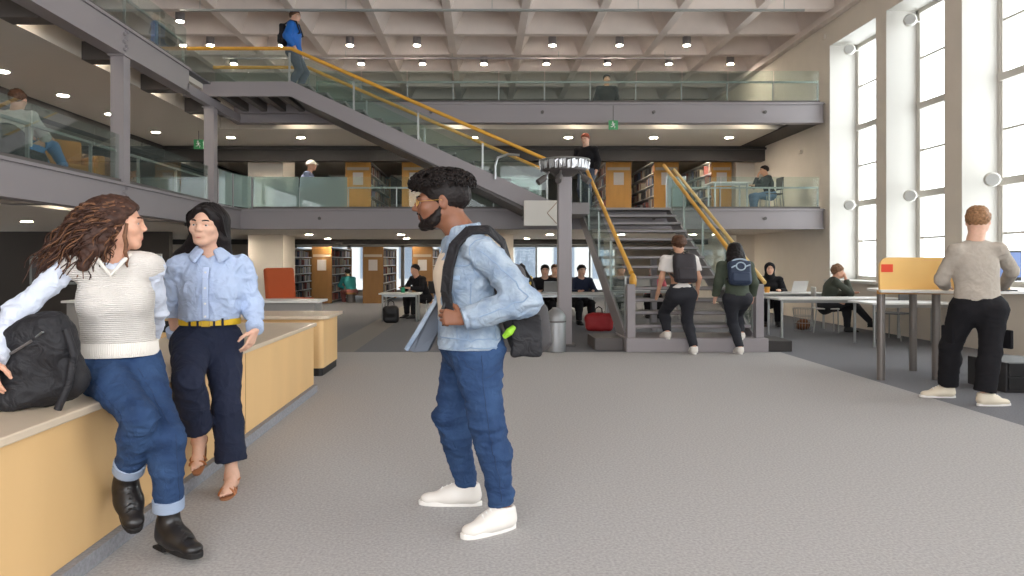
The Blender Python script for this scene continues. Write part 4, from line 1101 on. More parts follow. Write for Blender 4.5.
def trousers(o, J, name, m, g=.014, s=1., h=.009, ankle=.0, fold=.007, fem=False, seed=4, waist=None, flare=0., freq=(8, 8, 18), cuff=None, taper=None):
    lo, hi = bounds(J, .2); hi[2] = J['waist'][2] + .08
    S = SDF(lo, hi, h); f = nrm(J['f']); P, Wt = V3(J['pel']), V3(J['waist'])
    S.cap(P, Wt, (.157 * (1.03 if fem else 1) + g) * s, (.13 + g) * s, .05, (f, .70))
    for q in 'LR':
        hp, k, a = (V3(J[x + q]) for x in 'hka'); td = nrm(J.get('toe' + q, J['f']))
        S.cap(P, hp, (.108 + g) * s, (.094 + g) * s, .05); S.cap(hp, k, (.087 + g) * s, (.060 + g) * s, .035); S.cap(hp - f * .03 * s, hp * .6 + k * .4, (.085 + g) * s, (.07 + g) * s, .04)
        S.cap(k, a + nrm(k - a) * ankle, (.060 + g) * s, (.042 + g + flare) * s, .025); S.ell(k * .7 + a * .3 - td * .012, (.056 + g) * s, None, .04)
        S.cut(a + nrm(k - a) * (ankle + .005), a - k, (.06 + g + flare) * s + .03, 0., (V3(J['k' + ('R' if q == 'L' else 'L')]), V3(J['a' + ('R' if q == 'L' else 'L')])))
    S.cut(waist if waist is not None else Wt, nrm(Wt - P), .3)
    v, fc = S.mesh(1)
    v = lap(folds(v, fc, fold, freq, seed, [J['kL'], J['kR'], J['hL'], J['hR'], J['aL'], J['aR']], .13, .45), fc, 1)
    t = mk(name, v, fc, m, o, smooth=True)
    if cuff:
        for q in 'LR':
            k, a = V3(J['k' + q]), V3(J['a' + q]); c = a + nrm(k - a) * ankle; d = nrm(k - a)
            obj('turn_up', B().lathe(c - d * .012, [((.040 + g + flare) * s, 0), ((.049 + g + flare) * s, .004), ((.05 + g + flare) * s, .05), ((.043 + g + flare) * s, .054)], 22, d), cuff, t, smooth=True)
    return t
def body(name, J, m, hi=False, s=1., fem=False, head_s=1., kx=1., hands=None, feet=False, h=None, label='', shoes=True, group=None, thick=1., hsup=None):
    H = Loc(J['head'], J['hf'], J.get('hu', (0, 0, 1)), s * head_s, kx)
    lo, up = bounds(J, .24)
    fine = []
    if hi:
        fine.append((V3(J['head']) - .15, V3(J['head']) + .15))
        for q in 'LR':
            if J.get('hand' + q): fine.append((V3(J['w' + q]) - .05 + np.minimum(0, nrm(J['hand' + q][0]) * .17) - .03, V3(J['w' + q]) + .05 + np.maximum(0, nrm(J['hand' + q][0]) * .17) + .03))
    S = SDF(lo, up, h or .012, fine, .0036 if hi else None) if hi else SDF(lo, up, h)
    torso(S, J, -.012 * s, s * .97, fem); limbs(S, J, -.004 * s, s=s, thick=thick)
    head_sdf(S, H, J['neck'], .05 if fem else .057, fem)
    for q in 'LR':
        hd = J.get('hand' + q)
        if hd: hand_sdf(S, J['w' + q], *hd[:4], s=s * (.94 if fem else 1.0) * (hd[4] if len(hd) > 4 else 1))
        else:
            d = nrm(V3(J['w' + q]) - V3(J['e' + q])); S.cap(J['w' + q], V3(J['w' + q]) + d * .12 * s, .03 * s, .022 * s, .02)
        if feet: foot_sdf(S, J['a' + q], J['toe' + q], J.get('up' + q, (0, 0, 1)))
        else: S.cap(J['a' + q], V3(J['a' + q]) - nrm(V3(J['k' + q]) - V3(J['a' + q])) * .05 * s, .036 * s, .028 * s, .01)
    v, f = S.mesh(1)
    base = V3(J['pel']); base = V3(base[0], base[1], min(J['aL'][2], J['aR'][2]) - .1 * s)
    o = mk('person', v, f, m, None, base, smooth=True)
    props(o, label, 'person', group)
    return o, H
def cap_hair(o, H, *a, **k):
    with widen(H.c[0], H.k): return cap_hair_(o, H, *a, **k)
def cap_hair_(o, H, m, grow=.012, name='hair', h=.006, cutp=((0, .08, .064), (0, .61, -.79)), amp=.006, freq=60, extra=None, seed=2, ear=True):
    s = H.s; S = SDF(H.c - .32 * s, H.c + .2 * s, h * s)
    S.ell(H(0, -.016, .036), V3(.074 + grow, .096 + grow, .086 + grow * 1.2) * s, H.ax, 0)
    S.cut(H(*cutp[0]), H.v(*cutp[1]))
    if extra: extra(S)
    v, f = S.mesh(1)
    n = normals(v, f); v = v + n * (amp * s * (vnoise(v * freq / s, seed) + .5 * vnoise(v * freq * 2 / s, seed + 1)))[:, None]
    return mk(name, v, f, m, o, smooth=True)
def soft(name, prims, m, o, h=.01, amp=.0, freq=9, seed=0, smooth=1, cuts=(), mats=None, folds_=None):
    """smooth blob from capsules / boxes: prims = list of (kind, args...)"""
    pts = []
    for p in prims:
        if p[0] == 'cap': pts += [V3(p[1]) - max(p[3], p[4]) * 1.3, V3(p[1]) + max(p[3], p[4]) * 1.3, V3(p[2]) - max(p[3], p[4]) * 1.3, V3(p[2]) + max(p[3], p[4]) * 1.3]
        elif p[0] == 'ell': pts += [V3(p[1]) - max(p[2]), V3(p[1]) + max(p[2])]
        else: pts += [V3(p[1]) - np.linalg.norm(p[2]), V3(p[1]) + np.linalg.norm(p[2])]
    A = np.array(pts); S = SDF(A.min(0) - .04, A.max(0) + .04, h)
    for p in prims:
        if p[0] == 'cap': S.cap(p[1], p[2], p[3], p[4], p[5] if len(p) > 5 else .02, p[6] if len(p) > 6 else None)
        elif p[0] == 'ell': S.ell(p[1], p[2], p[3] if len(p) > 3 else None, p[4] if len(p) > 4 else .02)
        elif p[0] == 'box': S.rbox(p[1], p[2], p[3], p[4], p[5] if len(p) > 5 else .02)
        elif p[0] == 'sub': S.rbox(p[1], p[2], p[3], p[4], p[5] if len(p) > 5 else .01, 's')
    for c in cuts: S.cut(*c)
    v, f = S.mesh(smooth)
    if amp: v = v + normals(v, f) * (amp * vnoise(v * freq, seed))[:, None]
    if folds_: v = lap(folds(v, f, *folds_), f, 1)
    return mk(name, v, f, m, o, smooth=True)

# fabrics
m_denim = mat('blue_jeans', (50, 68, 98), .85, crease=(16, .35), var=(9, .2, (36, 50, 78)), bump=(420, .35, .004), spec=.2)
m_denim2 = mat('mid_jeans', (54, 78, 114), .85, crease=(16, .4), var=(8, .2, (38, 58, 92)), bump=(420, .35, .004), spec=.2)
m_jacket = mat('pale_denim', (166, 178, 190), .85, crease=(18, .6), var=(11, .2, (122, 140, 162)), bump=(380, .35, .004), spec=.2)
m_knit = mat('cream_knit', (214, 208, 201), .9, var=(14, .04), wave=(34, .55, 'Z', 1.5), bump=(160, .4, .004), spec=.15)
m_rib = mat('cream_rib', (226, 220, 211), .9, wave=(26, .9, 'X', .3), spec=.15)
m_bshirt = mat('pale_blue_shirt', (178, 194, 222), .75, crease=(15, .5), var=(5, .05), bump=(300, .15, .003), spec=.25)
m_wshirt = mat('pale_blue_sleeve', (208, 214, 228), .75, crease=(15, .5), var=(5, .05), bump=(300, .15, .003), spec=.25)
m_navy = mat('navy_trousers', (34, 40, 60), .8, crease=(12, .4), bump=(300, .2, .003), spec=.25)
m_blk = mat('black_cloth', (30, 29, 32), .85, bump=(300, .25, .003), spec=.2)
m_grey_sw = mat('grey_sweater', (180, 170, 158), .9, crease=(9, .4), var=(30, .05), bump=(260, .35, .004), spec=.15)
m_yellow = mat('yellow_belt', (222, 182, 40), .45)
m_gold = mat('gold', (220, 180, 90), .3, metal=.8)
m_tee = mat('beige_tee', (216, 198, 176), .85)
m_shoe_w = mat('white_leather', (228, 222, 214), .55); m_sole_w = mat('white_sole', (236, 232, 226), .6); m_lace_w = mat('white_lace', (240, 238, 234), .8)
m_boot = mat('black_leather', (30, 27, 27), .35, bump=(120, .2, .002)); m_boot_s = mat('boot_sole', (24, 22, 22), .7)
m_pack = mat('black_nylon', (34, 33, 36), .65, crease=(13, .6), bump=(200, .3, .003), spec=.35)
def hairm(n, c): return mat('hair_' + n, c, .55, var=(60, .35), bump=(90, .5, .004), spec=.25)
h_curl = hairm('brown_curls', (64, 42, 33)); h_curl2 = hairm('brown_curls_light', (108, 74, 52)); h_blk = hairm('black', (26, 20, 20)); h_afro = hairm('dark_curls', (26, 19, 17)); h_brn = hairm('brown', (84, 58, 42)); h_ging = hairm('ginger', (150, 112, 80))
WHITE_SHOES = (m_shoe_w, m_sole_w, m_lace_w); BOOTS = (m_boot, m_boot_s, m_black)
# ================================================================== man in the denim jacket
def man_denim():
    J = dict(pel=(-.06, 3.52, .90), waist=(-.085, 3.52, 1.03), chest=(-.085, 3.51, 1.235), neck=(-.095, 3.5, 1.435), head=(-.20, 3.5, 1.598),
             f=(-1, -.12, 0), hf=(-1, .06, -.04), hu=(-.05, 0, 1),
             sL=(.0, 3.325, 1.355), sR=(-.06, 3.69, 1.36), eL=(.205, 3.27, 1.12), eR=(.06, 3.76, 1.11), wL=(-.085, 3.235, 1.035), wR=(-.15, 3.68, 1.0),
             hL=(-.035, 3.43, .87), hR=(-.07, 3.61, .87), kL=(.03, 3.385, .50), kR=(-.17, 3.66, .50), aL=(.105, 3.40, .10), aR=(-.075, 3.745, .10),
             toeL=(-.80, -.55, 0), toeR=(-1, .08, 0))
    J['handL'] = ((-1, .1, .12), (.05, .9, -.3), (0, 0, 1), 1.15); J['handR'] = ((-.8, -.4, -.2), (0, -1, 0), (0, 0, 1), .9)
    o, H = body('person', J, SK_B, True, 1., head_s=1.08, kx=1.16, label='standing bearded man with dark curly hair in a pale denim jacket and blue jeans')
    face_bits(o, H, m_lipb, h_afro)
    # beard along the jaw
    wd = widen(H.c[0], H.k); wd.__enter__()
    s = H.s; S = SDF(H.c - .16, H.c + .16, .004)
    for m in (-1, 1):
        S.cap(H(m * .068, -.002, -.028), H(m * .054, .03, -.085), .010, .014, .02); S.cap(H(m * .054, .03, -.085), H(m * .02, .074, -.105), .016, .018, .02)
        S.cap(H(m * .026, .083, -.055), H(m * .028, .075, -.09), .0075, .011, .012); S.cap(H(m * .024, .0865, -.053), H(0, .097, -.0475), .006, .0055, .008)
        S.cap(H(m * .064, .012, -.06), H(m * .044, .05, -.09), .016, .018, .02); S.cap(H(m * .058, .02, -.082), H(m * .03, .05, -.108), .015, .016, .02)
    S.ell(H(0, .073, -.108), (.03, .026, .024), H.ax, .02)
    v, f = S.mesh(1); v = v + normals(v, f) * (.0025 * vnoise(v * 160))[:, None]; mk('beard', v, f, h_afro, o, smooth=True)
    # hair: short faded sides, curls heaped on top
    hr = cap_hair(o, H, h_afro, .007, 'hair', .005, ((0, .078, .05), (0, .72, -.7)), .002, 140,
                  extra=lambda S: (S.ell(H(0, -.004, .088), V3(.09, .118, .060), H.ax, .02),))
    b = B(); rr = random.Random(5)
    for i in range(430):
        th = rr.uniform(0, 2 * PI); ph = math.acos(rr.uniform(-.25, 1)); q = V3(math.sin(ph) * math.cos(th), math.sin(ph) * math.sin(th), math.cos(ph))
        c = V3(q[0] * .092, -.004 + q[1] * .122, .086 + q[2] * .063)
        if c[1] > .07 and c[2] < .06: continue
        p0 = H(*c); nn = H.v(*nrm(q / V3(.092, .122, .063))); t1 = nrm(np.cross(nn, V3(rr.uniform(-1, 1), rr.uniform(-1, 1), rr.uniform(-1, 1)))); t2 = np.cross(nn, t1); r = rr.uniform(.007, .012)
        b.tube([p0 + nn * (.002 + .004 * k / 2) + (t1 * math.cos(k * 1.05) + t2 * math.sin(k * 1.05)) * r for k in range(8)], .0036, 5, cap=False)
    obj('curls', b, h_afro, hr, smooth=True, auto=None)
    # glasses
    b = B(); s = 1.08
    for m in (-1, 1):
        b.tube([H(m * .033 + .021 * math.cos(a), .1 - .012 * abs(math.cos(a)) ** 2 * (1 if m * math.cos(a) > 0 else 0), -.002 + .018 * math.sin(a)) for a in np.linspace(0, 2 * PI, 18)[:-1]], .0013, 5, closed=True)
        b.tube([H(m * .054, .088, .004), H(m * .074, .05, .004), H(m * .082, -.005, .006), H(m * .08, -.025, -.012)], .0014, 5)
    b.tube([H(-.012, .1, .002), H(0, .106, .006), H(.012, .1, .002)], .0013, 5)
    obj('glasses', b, m_gold, o, smooth=True)
    wd.__exit__()
    # t-shirt (seen between the open fronts)
    Jt = dict(J); Jt['waist'] = (-.115, 3.52, 1.03); Jt['chest'] = (-.12, 3.51, 1.235)
    shirt(o, Jt, 'tee_shirt', m_tee, .010, (0, 0, .93), (0, 0, -1), None, h=.01, sleeves=False, fold=.006, vneck=lambda S: S.cut((-.175, 3.5, 1.2), (1, 0, 0)))
    # jacket
    fr = nrm(J['f'])
    def front(S):                                    # open front: a wedge out of the chest side
        l = np.cross((0, 0, 1), fr)
        S.rbox(V3(-.085, 3.51, 1.27) + fr * .235, (.3, .13, .23), (l, fr, (0, 0, 1)), .02, .012, 's'); S.rbox(V3(-.085, 3.51, 1.0) + fr * .255, (.3, .13, .16), (l, fr, (0, 0, 1)), .02, .03, 's')
    def ext(S):
        S.cap((-.07, 3.52, 1.14), (-.07, 3.52, .92), .170, .180, .05, (fr, .74))
        S.cap((-.02, 3.40, 1.06), (-.03, 3.42, .95), .07, .07, .06)
    wj = widen(-.03, 1.12); wj.__enter__()
    jk = shirt(o, squeeze(J, -.03, 1.12), 'denim_jacket', m_jacket, .026, (0, 0, .878), (0, 0, -1), .93, h=.007, fold=.022, freq=(10, 10, 17), seed=3, extra=lambda S: (ext(S), front(S)))
    wj.__exit__()
    # collar
    n = V3(J['neck']); S = SDF(n - .2, n + .2, .006)
    for a in np.linspace(-2.35, 2.35, 15):
        p = n + V3(.004, 0, .0) + V3(math.cos(a) * .074, math.sin(a) * .076, .055 - .025 * abs(a) / 2.3); q = n + V3(math.cos(a) * .104, math.sin(a) * .1, -.022 - .03 * abs(a) / 2.3)
        S.cap(p, q, .011, .010, .02)
    v, f = S.mesh(1); mk('collar', v, f, m_jacket, jk, smooth=True)
    # hem band, cuffs, seams, pockets
    b = B(); ring = []
    for k in range(26):
        a = -2.55 + 5.1 * k / 25; ring.append(V3(-.07 + .165 * math.cos(a), 3.52 + .2 * math.sin(a), .9))
    for p, q in zip(ring[:-1], ring[1:]): b.obox((p + q) / 2, (np.linalg.norm(q - p) + .004, .012, .046), q - p, np.cross(q - p, (0, 0, 1)), (0, 0, 1))
    obj('hem_band', b, m_jacket, jk, bevel=.003)
    for q in 'L':
        e, w = V3(J['e' + q]), V3(J['w' + q]); d = nrm(w - e)
        obj('cuff', B().lathe(w - d * .05, [(.052, 0), (.058, .004), (.054, .05), (.046, .054)], 22, d), m_jacket, jk, smooth=True)
    obj('chest_pocket', B().obox((-.145, 3.336, 1.225), (.085, .012, .022), (.95, -.3, 0), (.3, .95, 0), (0, 0, 1)), mat('denim_flap', (150, 172, 196), .85), jk, bevel=.003)
    sm = mat('denim_seam', (128, 148, 172), .85)
    sh_, el_, wr_ = V3(J['sL']), V3(J['eL']), V3(J['wL']); o_ = V3(0, -.09, 0)
    seams(jk, [[sh_ + V3(.02, -.05, .09), sh_ + V3(-.055, -.05, .02), sh_ + V3(-.05, -.03, -.08), sh_ + V3(-.01, 0, -.13)],
               [sh_ + V3(-.01, -.1, 0), el_ + V3(.02, -.1, .03), wr_ + V3(.06, -.08, 0)],
               [V3(-.17, 3.36, 1.285), V3(-.1, 3.3, 1.285), V3(-.03, 3.3, 1.29)], [V3(-.15, 3.34, 1.2), V3(-.13, 3.33, 1.05), V3(-.12, 3.32, .93)], [V3(-.05, 3.3, 1.2), V3(-.06, 3.3, 1.05), V3(-.07, 3.3, .93)],
               [V3(.1, 3.36, 1.05), V3(.09, 3.34, .93)], [V3(-.22, 3.4, .935), V3(-.05, 3.28, .935), V3(.15, 3.38, .935)], [V3(-.22, 3.4, .89), V3(-.05, 3.28, .89), V3(.15, 3.38, .89)]], .0028, sm, jk)
    # turned-back front panel flaring forward
    P = [(-.2, 3.55, 1.19), (-.235, 3.50, 1.10), (-.31, 3.47, .97), (-.375, 3.46, .865), (-.34, 3.48, .85), (-.275, 3.51, .85), (-.235, 3.54, .93), (-.18, 3.57, 1.02)]
    obj('open_front', B().prism(P, (.012, .035, 0)), mat('denim_inside', (100, 106, 116), .85), jk, bevel=.006)
    b = B().tube([P[0], P[1], P[2], P[3]], .012, 6); obj('front_placket', b, m_jacket, jk, smooth=True)
    # trousers and shoes
    wj = widen(-.03, 1.2); wj.__enter__()
    tr = trousers(o, squeeze(J, -.03, 1.2), 'jeans', m_denim2, .008, h=.007, ankle=.015, fold=.022, seed=8, freq=(9, 9, 22))
    wj.__exit__()
    seams(tr, [[V3(-.0, 3.30, .86), V3(.03, 3.28, .5), V3(.11, 3.30, .13)], [V3(-.12, 3.33, .86), V3(-.07, 3.31, .8), V3(-.02, 3.31, .78)], [V3(.1, 3.36, .78), V3(.06, 3.33, .76), V3(.02, 3.31, .75)]], .0022, m_denim, tr)
    obj('back_pocket', B().obox((.075, 3.405, .83), (.012, .1, .11), (.85, -.5, .1), (.5, .85, 0), (0, 0, 1)), m_denim, tr, bevel=.004)
    shoe(o, 'white_sneaker', J['aL'], J['toeL'], WHITE_SHOES, kx=1.15); shoe(o, 'white_sneaker', J['aR'], J['toeR'], WHITE_SHOES, kx=1.25)
    # backpack hanging from the left shoulder
    t = empty('backpack', (.25, 3.55, .85), 'charcoal backpack with a lime-green edge on the back of the man in denim', 'backpack')
    soft('body', [('box', (.185, 3.56, 1.06), (.095, .155, .22), ((.94, 0, .34), (0, 1, 0), (-.34, 0, .94)), .06), ('box', (.262, 3.56, .975), (.075, .13, .12), ((.97, 0, .2), (0, 1, 0), (-.2, 0, .97)), .045, .03)], mat('charcoal_nylon', (62, 59, 60), .7, bump=(200, .3, .003)), t, .009, .012, 14)
    soft('side_pocket', [('box', (.215, 3.395, .94), (.075, .02, .10), np.eye(3), .018)], m_pack, t, .007, .006, 20)
    obj('lime_edge', B().tube([(.105, 3.36, .94), (.13, 3.35, .965), (.155, 3.36, .99)], [.012, .02, .012], 8), mat('lime', (150, 205, 50), .6), t, smooth=True)
    obj('zip', B().tube([(.31, 3.43, .98), (.25, 3.45, 1.2), (.2, 3.56, 1.29), (.25, 3.67, 1.2)], .006, 6), m_black, t)
    pts = [(.13, 3.42, 1.30), (.10, 3.375, 1.395), (.03, 3.35, 1.455), (-.06, 3.335, 1.452), (-.13, 3.325, 1.38), (-.16, 3.315, 1.27), (-.17, 3.30, 1.16), (-.155, 3.28, 1.06)]
    b = B()
    for p, q in zip(pts[:-1], pts[1:]):
        p, q = V3(p), V3(q); b.obox((p + q) / 2, (np.linalg.norm(q - p) + .012, .062, .016), q - p, np.cross(q - p, nrm(V3((p + q) / 2) - V3(-.03, 3.5, 1.25))), nrm((p + q) / 2 - V3(-.03, 3.5, 1.25)))
    st = obj('shoulder_strap', b, m_pack, t, bevel=.006)
    obj('strap_end', B().tube([(-.165, 3.308, 1.13), (-.185, 3.29, 1.08), (-.18, 3.285, 1.0)], .008, 6), m_black, st)
    return o
man_denim()

# ================================================================== curly-haired woman, seated
def woman_curly():
    J = dict(pel=(-1.71, 3.3, .82), waist=(-1.705, 3.29, .945), chest=(-1.70, 3.25, 1.135), neck=(-1.70, 3.22, 1.335), head=(-1.675, 3.22, 1.475),
             f=(.42, -.9, .05), hf=(1, .38, .03), hu=(.05, 0, 1),
             sL=(-1.555, 3.29, 1.275), sR=(-1.855, 3.14, 1.28), eL=(-1.61, 3.46, 1.06), eR=(-1.985, 2.98, 1.075), wL=(-1.72, 3.62, .86), wR=(-1.965, 2.80, .91),
             hL=(-1.63, 3.32, .80), hR=(-1.77, 3.235, .80), kL=(-1.385, 3.08, .53), kR=(-1.45, 2.97, .645), aL=(-1.40, 3.13, .125), aR=(-1.592, 3.13, .315),
             toeL=(.78, -.62, 0), toeR=(.5, -.72, -.55), upR=(.2, -.45, .85))
    J['handR'] = ((.18, -.1, -1), (.35, .8, -.1), (.8, -.5, 0), .35); J['handL'] = ((-.2, .3, -.6), (0, 0, -1), (-1, 0, 0), .3)
    o, H = body('person', J, SK_L, True, .93, True, label='seated woman with long curly brown hair, cream knitted vest, blue jeans and black boots', head_s=1.04, kx=1.1)
    face_bits(o, H, m_lip, h_curl, True)
    sh = shirt(o, J, 'shirt', m_wshirt, .012, (0, 0, .9), (0, 0, -1), .86, .92, True, h=.008, fold=.022, freq=(12, 12, 15), seed=6, body=True, loose=-.004)
    e, w = V3(J['eR']), V3(J['wR']); d = nrm(w - e)
    obj('cuff', B().lathe(e + (w - e) * .80, [(.05, 0), (.056, .004), (.056, .045), (.048, .05)], 20, d), m_wshirt, sh, smooth=True)
    # V-necked vest with armholes
    n = V3(J['neck']); f = nrm((.42, -.9, 0)); l = np.cross((0, 0, 1), f)
    def vn(S):
        for k in range(5):
            S.cap(n + f * (.06 + .018 * k) - V3(0, 0, .015 + .02 * k), n + f * (.16 + .01 * k) - V3(0, 0, .0 + .018 * k), .05 - .009 * k, .055 - .009 * k, .006, None, 's')
    def ext(S):
        for q in 'LR': S.cap(V3(J['chest']) * .3 + n * .7, V3(J['s' + q]) * .8 + n * .2, .064, .054, .04)
        S.cap((-1.70, 3.27, 1.0), (-1.705, 3.29, .9), .135, .15, .05, (f, .78))
    Jv = dict(J); 
    for q in 'LR': Jv['h' + q] = tuple(V3(J['pel']) * .5 + V3(J['h' + q]) * .5)
    vest = shirt(o, Jv, 'knitted_vest', m_knit, .022, (-1.7, 3.28, .865), (.08, -.2, -1), None, .91, True, h=.007, sleeves=False, fold=.012, freq=(7, 7, 12), seed=9, extra=ext, vneck=vn)
    b = B(); ring = [V3(-1.705, 3.285, .895) + l * .172 * math.cos(a) + f * .138 * math.sin(a) + V3(0, 0, 0) for a in np.linspace(0, 2 * PI, 120)[:-1]]
    for i, p in enumerate(ring):
        b.bar(p - V3(0, 0, .03), p + V3(0, 0, .036) - (p - V3(-1.705, 3.285, .895)) * .03, .0058, .007, p - V3(-1.705, 3.285, .895))
    for i, p in enumerate(ring):
        q = ring[(i + 1) % len(ring)]; b.obox((p + q) / 2 - (p - V3(-1.705, 3.285, .895)) * .03 + V3(0, 0, .002), (np.linalg.norm(q - p) + .002, .006, .066), q - p, np.cross(q - p, (0, 0, 1)), (0, 0, 1))
    b.m(0); obj('ribbed_hem', b, mat('cream_hem', (229, 223, 214), .9), vest, bevel=.002)
    b = B().tube([n + f * .055 + l * .075 + V3(0, 0, .0), n + f * .1 + l * .045 - V3(0, 0, .035), n + f * .145 - V3(0, 0, .095), n + f * .1 - l * .045 - V3(0, 0, .035), n + f * .055 - l * .075 + V3(0, 0, .0)], .009, 8)
    obj('neckband', b, mat('cream_hem', (229, 223, 214), .9), vest, smooth=True)
    jn = trousers(o, J, 'jeans', m_denim2, .012, .97, .007, .085, .020, True, 12, flare=.008, cuff=mat('jeans_turn_up', (150, 165, 188), .85))
    seams(jn, [[V3(J['hL']) + V3(.05, -.1, 0), V3(J['kL']) + V3(.06, -.05, 0), V3(J['aL']) + V3(.06, -.03, .1)], [V3(J['hR']) + V3(-.02, -.1, .04), V3(J['kR']) + V3(-.05, -.06, 0), V3(J['aR']) + V3(-.05, -.05, .1)]], .0022, m_denim, jn)
    shoe(o, 'black_boot', J['aL'], J['toeL'], BOOTS, boot=True, s=.98, kx=1.15); shoe(o, 'black_boot', J['aR'], J['toeR'], BOOTS, boot=True, up=J['upR'], s=.98, kx=1.15)
    obj('bracelet', B().tube([V3(J['wR']) + nrm(e - w) * .015 + (nrm(np.cross(d, (0, 0, 1))) * math.cos(a) + nrm(np.cross(d, np.cross(d, (0, 0, 1)))) * math.sin(a)) * .034 for a in np.linspace(0, 2 * PI, 18)[:-1]], .0025, 5, closed=True), m_gold, o, smooth=True)
    # hair
    wd = widen(H.c[0], H.k); wd.__enter__()
    rr = random.Random(3)
    def ext2(S):
        S.cap(H(0, -.06, .03), H(-.01, -.14, -.06), .08, .07, .04); S.cap(H(-.01, -.14, -.06), H(-.03, -.28, -.2), .07, .025, .05)
        S.cap(H(-.065, -.02, .02), H(-.075, -.06, -.13), .03, .022, .04); S.cap(H(-.06, -.08, -.05), H(-.08, -.13, -.19), .04, .025, .04); S.cap(H(.06, -.06, -.05), H(.05, -.12, -.19), .04, .025, .04)
    hair = cap_hair(o, H, h_curl, .016, 'hair', .007, ((0, .072, .06), (0, .80, -.60)), .007, 40, extra=ext2)
    b = B()
    for i in range(420):
        th = rr.uniform(0, 2 * PI); zz = rr.uniform(-.35, 1); r = math.sqrt(max(0, 1 - zz * zz)); q = V3(r * math.cos(th), r * math.sin(th), zz)
        c = V3(q[0] * .088, -.018 + q[1] * .11, .036 + q[2] * .1)
        if (c[1] - .05) * .8 - (c[2] - .03) * .6 > 0 or (c[1] > .0 and c[2] < .03): continue
        side = c[0]
        mid = V3(c[0] * 1.25 + rr.uniform(-.015, .015), c[1] - .055 - rr.uniform(0, .05), c[2] - rr.uniform(.01, .05))
        ln = rr.random()
        end = V3(side * .9 + rr.uniform(-.05, .05), -.11 - .25 * ln * rr.uniform(.6, 1.05) - (.0 if c[1] < 0 else -.06), -.13 - .13 * rr.random())
        if rr.random() < .22 and abs(side) > .05: end = V3(side * 1.05, rr.uniform(-.08, -.01), rr.uniform(-.22, -.12)); mid = V3(side * 1.2, c[1] * .6 - .03, c[2] - .07)
        amp = rr.uniform(.009, .019); tw = rr.uniform(2.6, 4.4) * 2 * PI; ph = rr.uniform(0, 6.28); pts = []; K = 44; mid = mid * V3(1.06, 1.05, 1) + V3(0, 0, .012)
        for k in range(K):
            t = k / (K - 1); p = c * (1 - t) ** 2 + mid * 2 * t * (1 - t) + end * t * t
            a_ = amp * min(1, t * 3) * (1 - .35 * t); dd = nrm((mid - c) * (1 - t) + (end - mid) * t); n1 = nrm(np.cross(dd, (1, 0, 0))); n2 = np.cross(dd, n1); p = p + (n1 * math.sin(tw * t + ph) + n2 * math.cos(tw * t + ph) * .8) * a_
            pts.append(H(*p))
        b.m(1 if rr.random() < .28 else 0).tube(pts, [.0050 * (1 - .6 * (k / (K - 1)) ** 2) for k in range(K)], 5, cap=False)
    obj('curls', b, [h_curl, h_curl2], hair, smooth=True, auto=None)
    obj('front_lock', B().tube([H(-.066, .04, -.0), H(-.078, .03, -.06), H(-.066, .035, -.1), H(-.08, .03, -.135), H(-.066, .036, -.165), H(-.078, .033, -.19), H(-.068, .036, -.205)], [.006, .009, .009, .008, .008, .006, .003], 7), h_curl2, hair, smooth=True)
    wd.__exit__()
    return o
woman_curly()

